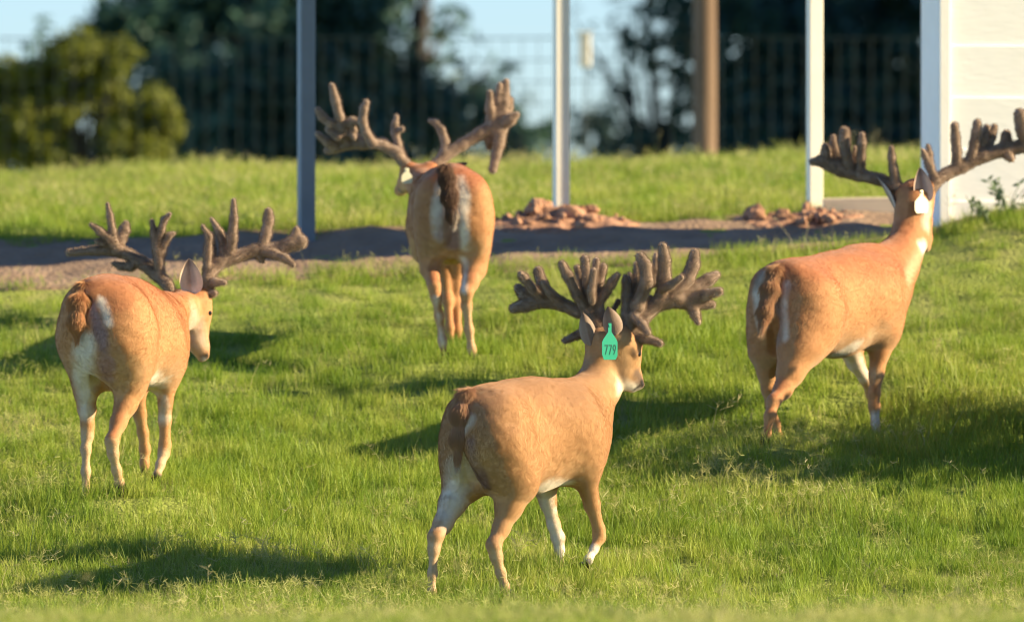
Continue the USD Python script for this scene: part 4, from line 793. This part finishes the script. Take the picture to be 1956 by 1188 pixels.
# weeds in front of the shed
def weed(u, v, d, hh, n, seed, label):
    c = at(u, v, d); z = float(ground(c[0], c[1])); rng = np.random.default_rng(seed); t = thing('leafy_weed', (c[0], c[1], z), label, 'weed')
    st, lv, lf, o = [], [], [], 0
    for k in range(n):
        a = rng.uniform(0, 6.28); tip = V3(math.cos(a) * .12, math.sin(a) * .1, hh * rng.uniform(.7, 1.1)); q_ = np.array([[0, 0, 0], tip * [.3, .3, .5], tip]); st.append(tube(q_, [.004, .003, .0015], 5))
        for j in range(9):
            f_ = rng.uniform(.3, 1); p = q_[0] * (1 - f_) + tip * f_; dr = rng.normal(0, 1, 3) + V3(0, 0, .4); dr /= np.linalg.norm(dr); sd = np.cross(dr, rng.normal(size=3)); sd /= np.linalg.norm(sd); L_ = rng.uniform(.03, .06)
            lv += [p, p + dr * L_ * .5 + sd * L_ * .2, p + dr * L_, p + dr * L_ * .5 - sd * L_ * .2]; lf += [(o, o + 1, o + 2), (o, o + 2, o + 3)]; o += 4
    obj('stem', trimesh.util.concatenate(st), 'leaf_weed', t); obj('foliage', (np.array(lv), np.array(lf)), 'leaf_weed', t)
weed(1925, 440, 48.3, .22, 9, 61, 'grey green leafy weed against the shed wall at the right edge')
weed(1890, 452, 48.2, .14, 6, 62, 'short leafy weed on the bank left of the taller one by the shed')

# ------------------------------------------------------------------ grass: tufts of single blades, scattered over everything the picture can see
def blades(n, spread, h0, h1, w, seed, lean=.5, seedhead=0.0, bend=.5):
    rng = np.random.default_rng(seed); V, Fc, o = [], [], 0
    for k in range(n):
        a = rng.uniform(0, 6.283); r = spread * math.sqrt(rng.random()); b = V3(r * math.cos(a), r * math.sin(a), -.015)
        hh = rng.uniform(h0, h1); da = rng.uniform(0, 6.283); dr = V3(math.cos(da), math.sin(da), 0); ln = lean * rng.uniform(.1, 1)
        fa = rng.uniform(0, 3.1416); sd = V3(math.cos(fa), math.sin(fa), 0) * w * rng.uniform(.7, 1.3)
        pts = [b + dr * hh * ln * t ** (1 + bend * 1.6) + V3(0, 0, hh * (t - .18 * ln * t * t)) for t in (0, .4, .75, 1)]
        ws = (1, .9, .6, .08)
        for p, q_ in zip(pts, ws): V += [p - sd * q_ / 2, p + sd * q_ / 2]
        for i in range(3): Fc += [(o + 2 * i, o + 2 * i + 1, o + 2 * i + 3), (o + 2 * i, o + 2 * i + 3, o + 2 * i + 2)]
        o += 8
        if rng.random() < seedhead:                # a spreading seed head: fine spikelets at the tip
            for j in range(7):
                t0 = pts[2] + (pts[3] - pts[2]) * rng.uniform(.0, 1); d_ = rng.normal(0, 1, 3) * V3(1, 1, .5) + V3(0, 0, .7); d_ /= np.linalg.norm(d_); L_ = rng.uniform(.02, .05); s2 = np.cross(d_, V3(.3, .8, .1)); s2 = s2 / np.linalg.norm(s2) * .0009
                V += [t0 - s2, t0 + s2, t0 + d_ * L_ + s2, t0 + d_ * L_ - s2]; Fc += [(o, o + 1, o + 2), (o, o + 2, o + 3)]; o += 4
    return np.array(V), np.array(Fc)
def scatter(name, protos, seed, density, accept, scale, label, cat, bands):
    pi = UsdGeom.PointInstancer.Define(stage, f'/World/{name}'); tag(pi.GetPrim(), label, cat, None, 'stuff')
    rels = []
    for k, (m, mat) in enumerate(protos):
        g = usdkit.mesh(stage, f'/World/{name}/tuft_{k + 1:03d}' if k else f'/World/{name}/tuft', m, f'/World/Looks/{mat}'); rels.append(g.GetPath())
    pi.CreatePrototypesRel().SetTargets(rels)
    rng = np.random.default_rng(seed); PX, PY = [], []
    for y0, y1, dens in bands:
        hw = .0605 * y1 + 1.1; n = int(dens * density * (y1 - y0) * 2 * hw); PX.append(rng.uniform(-hw, hw, n)); PY.append(rng.uniform(y0, y1, n))
    x, y = np.concatenate(PX), np.concatenate(PY)
    ok = accept(x, y, rng) & ~((x > SX - .03) & (y > SY0 - .03) & (y < SY1)) & ~(track(x, y) < .95 + rng.normal(0, .06, len(x)))
    for cx, cy, rx_, ry_ in ((at(1062, 440, 49.82)[0], 49.82, .42, .38), (at(1525, 420, 49.7)[0], 49.7, .30, .26), (at(1650, 430, 49.75)[0], 49.75, .5, .42)): ok &= ((x - cx) / rx_) ** 2 + ((y - cy) / ry_) ** 2 > 1
    x, y = x[ok], y[ok]; z = ground(x, y); n = len(x)
    ang = rng.uniform(0, 6.283, n); tilt = rng.normal(0, .12, (n, 2)); sc = scale(x, y, rng)
    q_ = np.stack([np.cos(ang / 2), tilt[:, 0] / 2, tilt[:, 1] / 2, np.sin(ang / 2)], 1); q_ /= np.linalg.norm(q_, axis=1, keepdims=True)
    pi.CreatePositionsAttr(Vt.Vec3fArray.FromNumpy(np.stack([x, y, z], 1).astype(np.float32)))
    pi.CreateOrientationsAttr(Vt.QuathArray([Gf.Quath(*map(float, r)) for r in q_]))
    s3 = np.stack([sc * rng.uniform(.85, 1.15, n), sc * rng.uniform(.85, 1.15, n), sc * rng.uniform(.75, 1.25, n)], 1)
    pi.CreateScalesAttr(Vt.Vec3fArray.FromNumpy(s3.astype(np.float32)))
    pi.CreateProtoIndicesAttr(Vt.IntArray.FromNumpy(rng.integers(0, len(protos), n).astype(np.int32)))
    return n
patch = lambda x, y, f_, sd_: meshkit.fbm(np.stack([x * f_, y * f_ * .5, 0 * x], -1), 3, sd_)
hgt_map = lambda x, y: (.57 + .60 * patch(x, y, 1.3, 41)) * (1 + .12 * np.clip((y - 51) / 4, 0, 1)) * (1 - .35 * np.clip((y - 46.3) / 1.2, 0, 1) * (y < 47.9))
bands = [(28.5, 34, 1.0), (34, 38, .7), (38, 44, 1.15), (44, 50, 1.0), (50, 60.5, .55)]
n1 = scatter('green_grass', [(blades(52, .10, .05, .125, .0030, 500 + k, .6), 'grass_green') for k in range(6)], 1, 125, lambda x, y, r: r.random(len(x)) < np.clip(.35 + 1.3 * patch(x, y, .9, 42), .2, 1) * np.where((y > 46.4) & (y < 48.2), .55, 1), lambda x, y, r: hgt_map(x, y) * r.uniform(.75, 1.25, len(x)),
        'short bright green grass covering the whole slope around the deer', 'grass', bands)
n2 = scatter('pale_grass', [(blades(16, .12, .08, .155, .0022, 600 + k, .8, .35), 'grass_pale') for k in range(5)], 2, 46, lambda x, y, r: r.random(len(x)) < np.clip(-.35 + 2.0 * patch(x, y, .8, 43) + .35 * (y < 40.6) - .55 * ((y > 41.0) & (y < 46)) + .6 * (y > 50) + .25 * (y < 36), .02, 1), lambda x, y, r: hgt_map(x, y) * r.uniform(.7, 1.2, len(x)),
        'pale yellow green grass in seed drifting over the near and far ground', 'grass', bands)
n3 = scatter('dry_stalks', [(blades(3, .10, .14, .30, .0026, 700 + k, .7, .6, .3), 'grass_straw') for k in range(4)], 3, 2.2, lambda x, y, r: r.random(len(x)) < np.clip(-.2 + 1.6 * patch(x, y, .7, 44), .05, 1), lambda x, y, r: r.uniform(.6, 1.1, len(x)),
        'thin dry seed stalks standing up out of the green grass', 'grass', bands)
print('grass', n1, n2, n3)

# ------------------------------------------------------------------ the deer
finish_deer(A, 'nearest pale tan buck wearing a green ear tag numbered 779, velvet antlers like stubby fingers', 11, coatA, .0075, 300000, hoA, antlersA, earsA, tA, eyeA, headpos=hpA,
            extra=lambda r, b: ear_tag(A, r, b, at(1164.5, 618, hA - .165), .013, .076, .170, 'tag_green', '779', .38))
finish_deer(B, 'orange tan buck at the far left, walking with its head low and no ear tag', 23, coatB, .0085, 180000, hoB, antlersB, earsB, tB, eyeB, headpos=hpB)
finish_deer(E, 'reddish buck with head held high before the white shed, cream ear tag', 37, coatE, .0085, 180000, hoE, antlersE, earsE, tE, (), headpos=hpE,
            extra=lambda r, b: ear_tag(E, r, b, at(1760, 364, hE - .11), .016, .085, .118, 'tag_cream', None, .6))
finish_deer(G, 'farthest buck seen from straight behind, head lowered to the left beside the left post', 51, coatG, .009, 110000, hoG, antlersG, earsG, tG, (), headpos=hpG,
            extra=lambda r, b: ear_tag(G, r, b, at(777, 322, hG - .30), .02, .055, .08, 'tag_cream', None, .2))
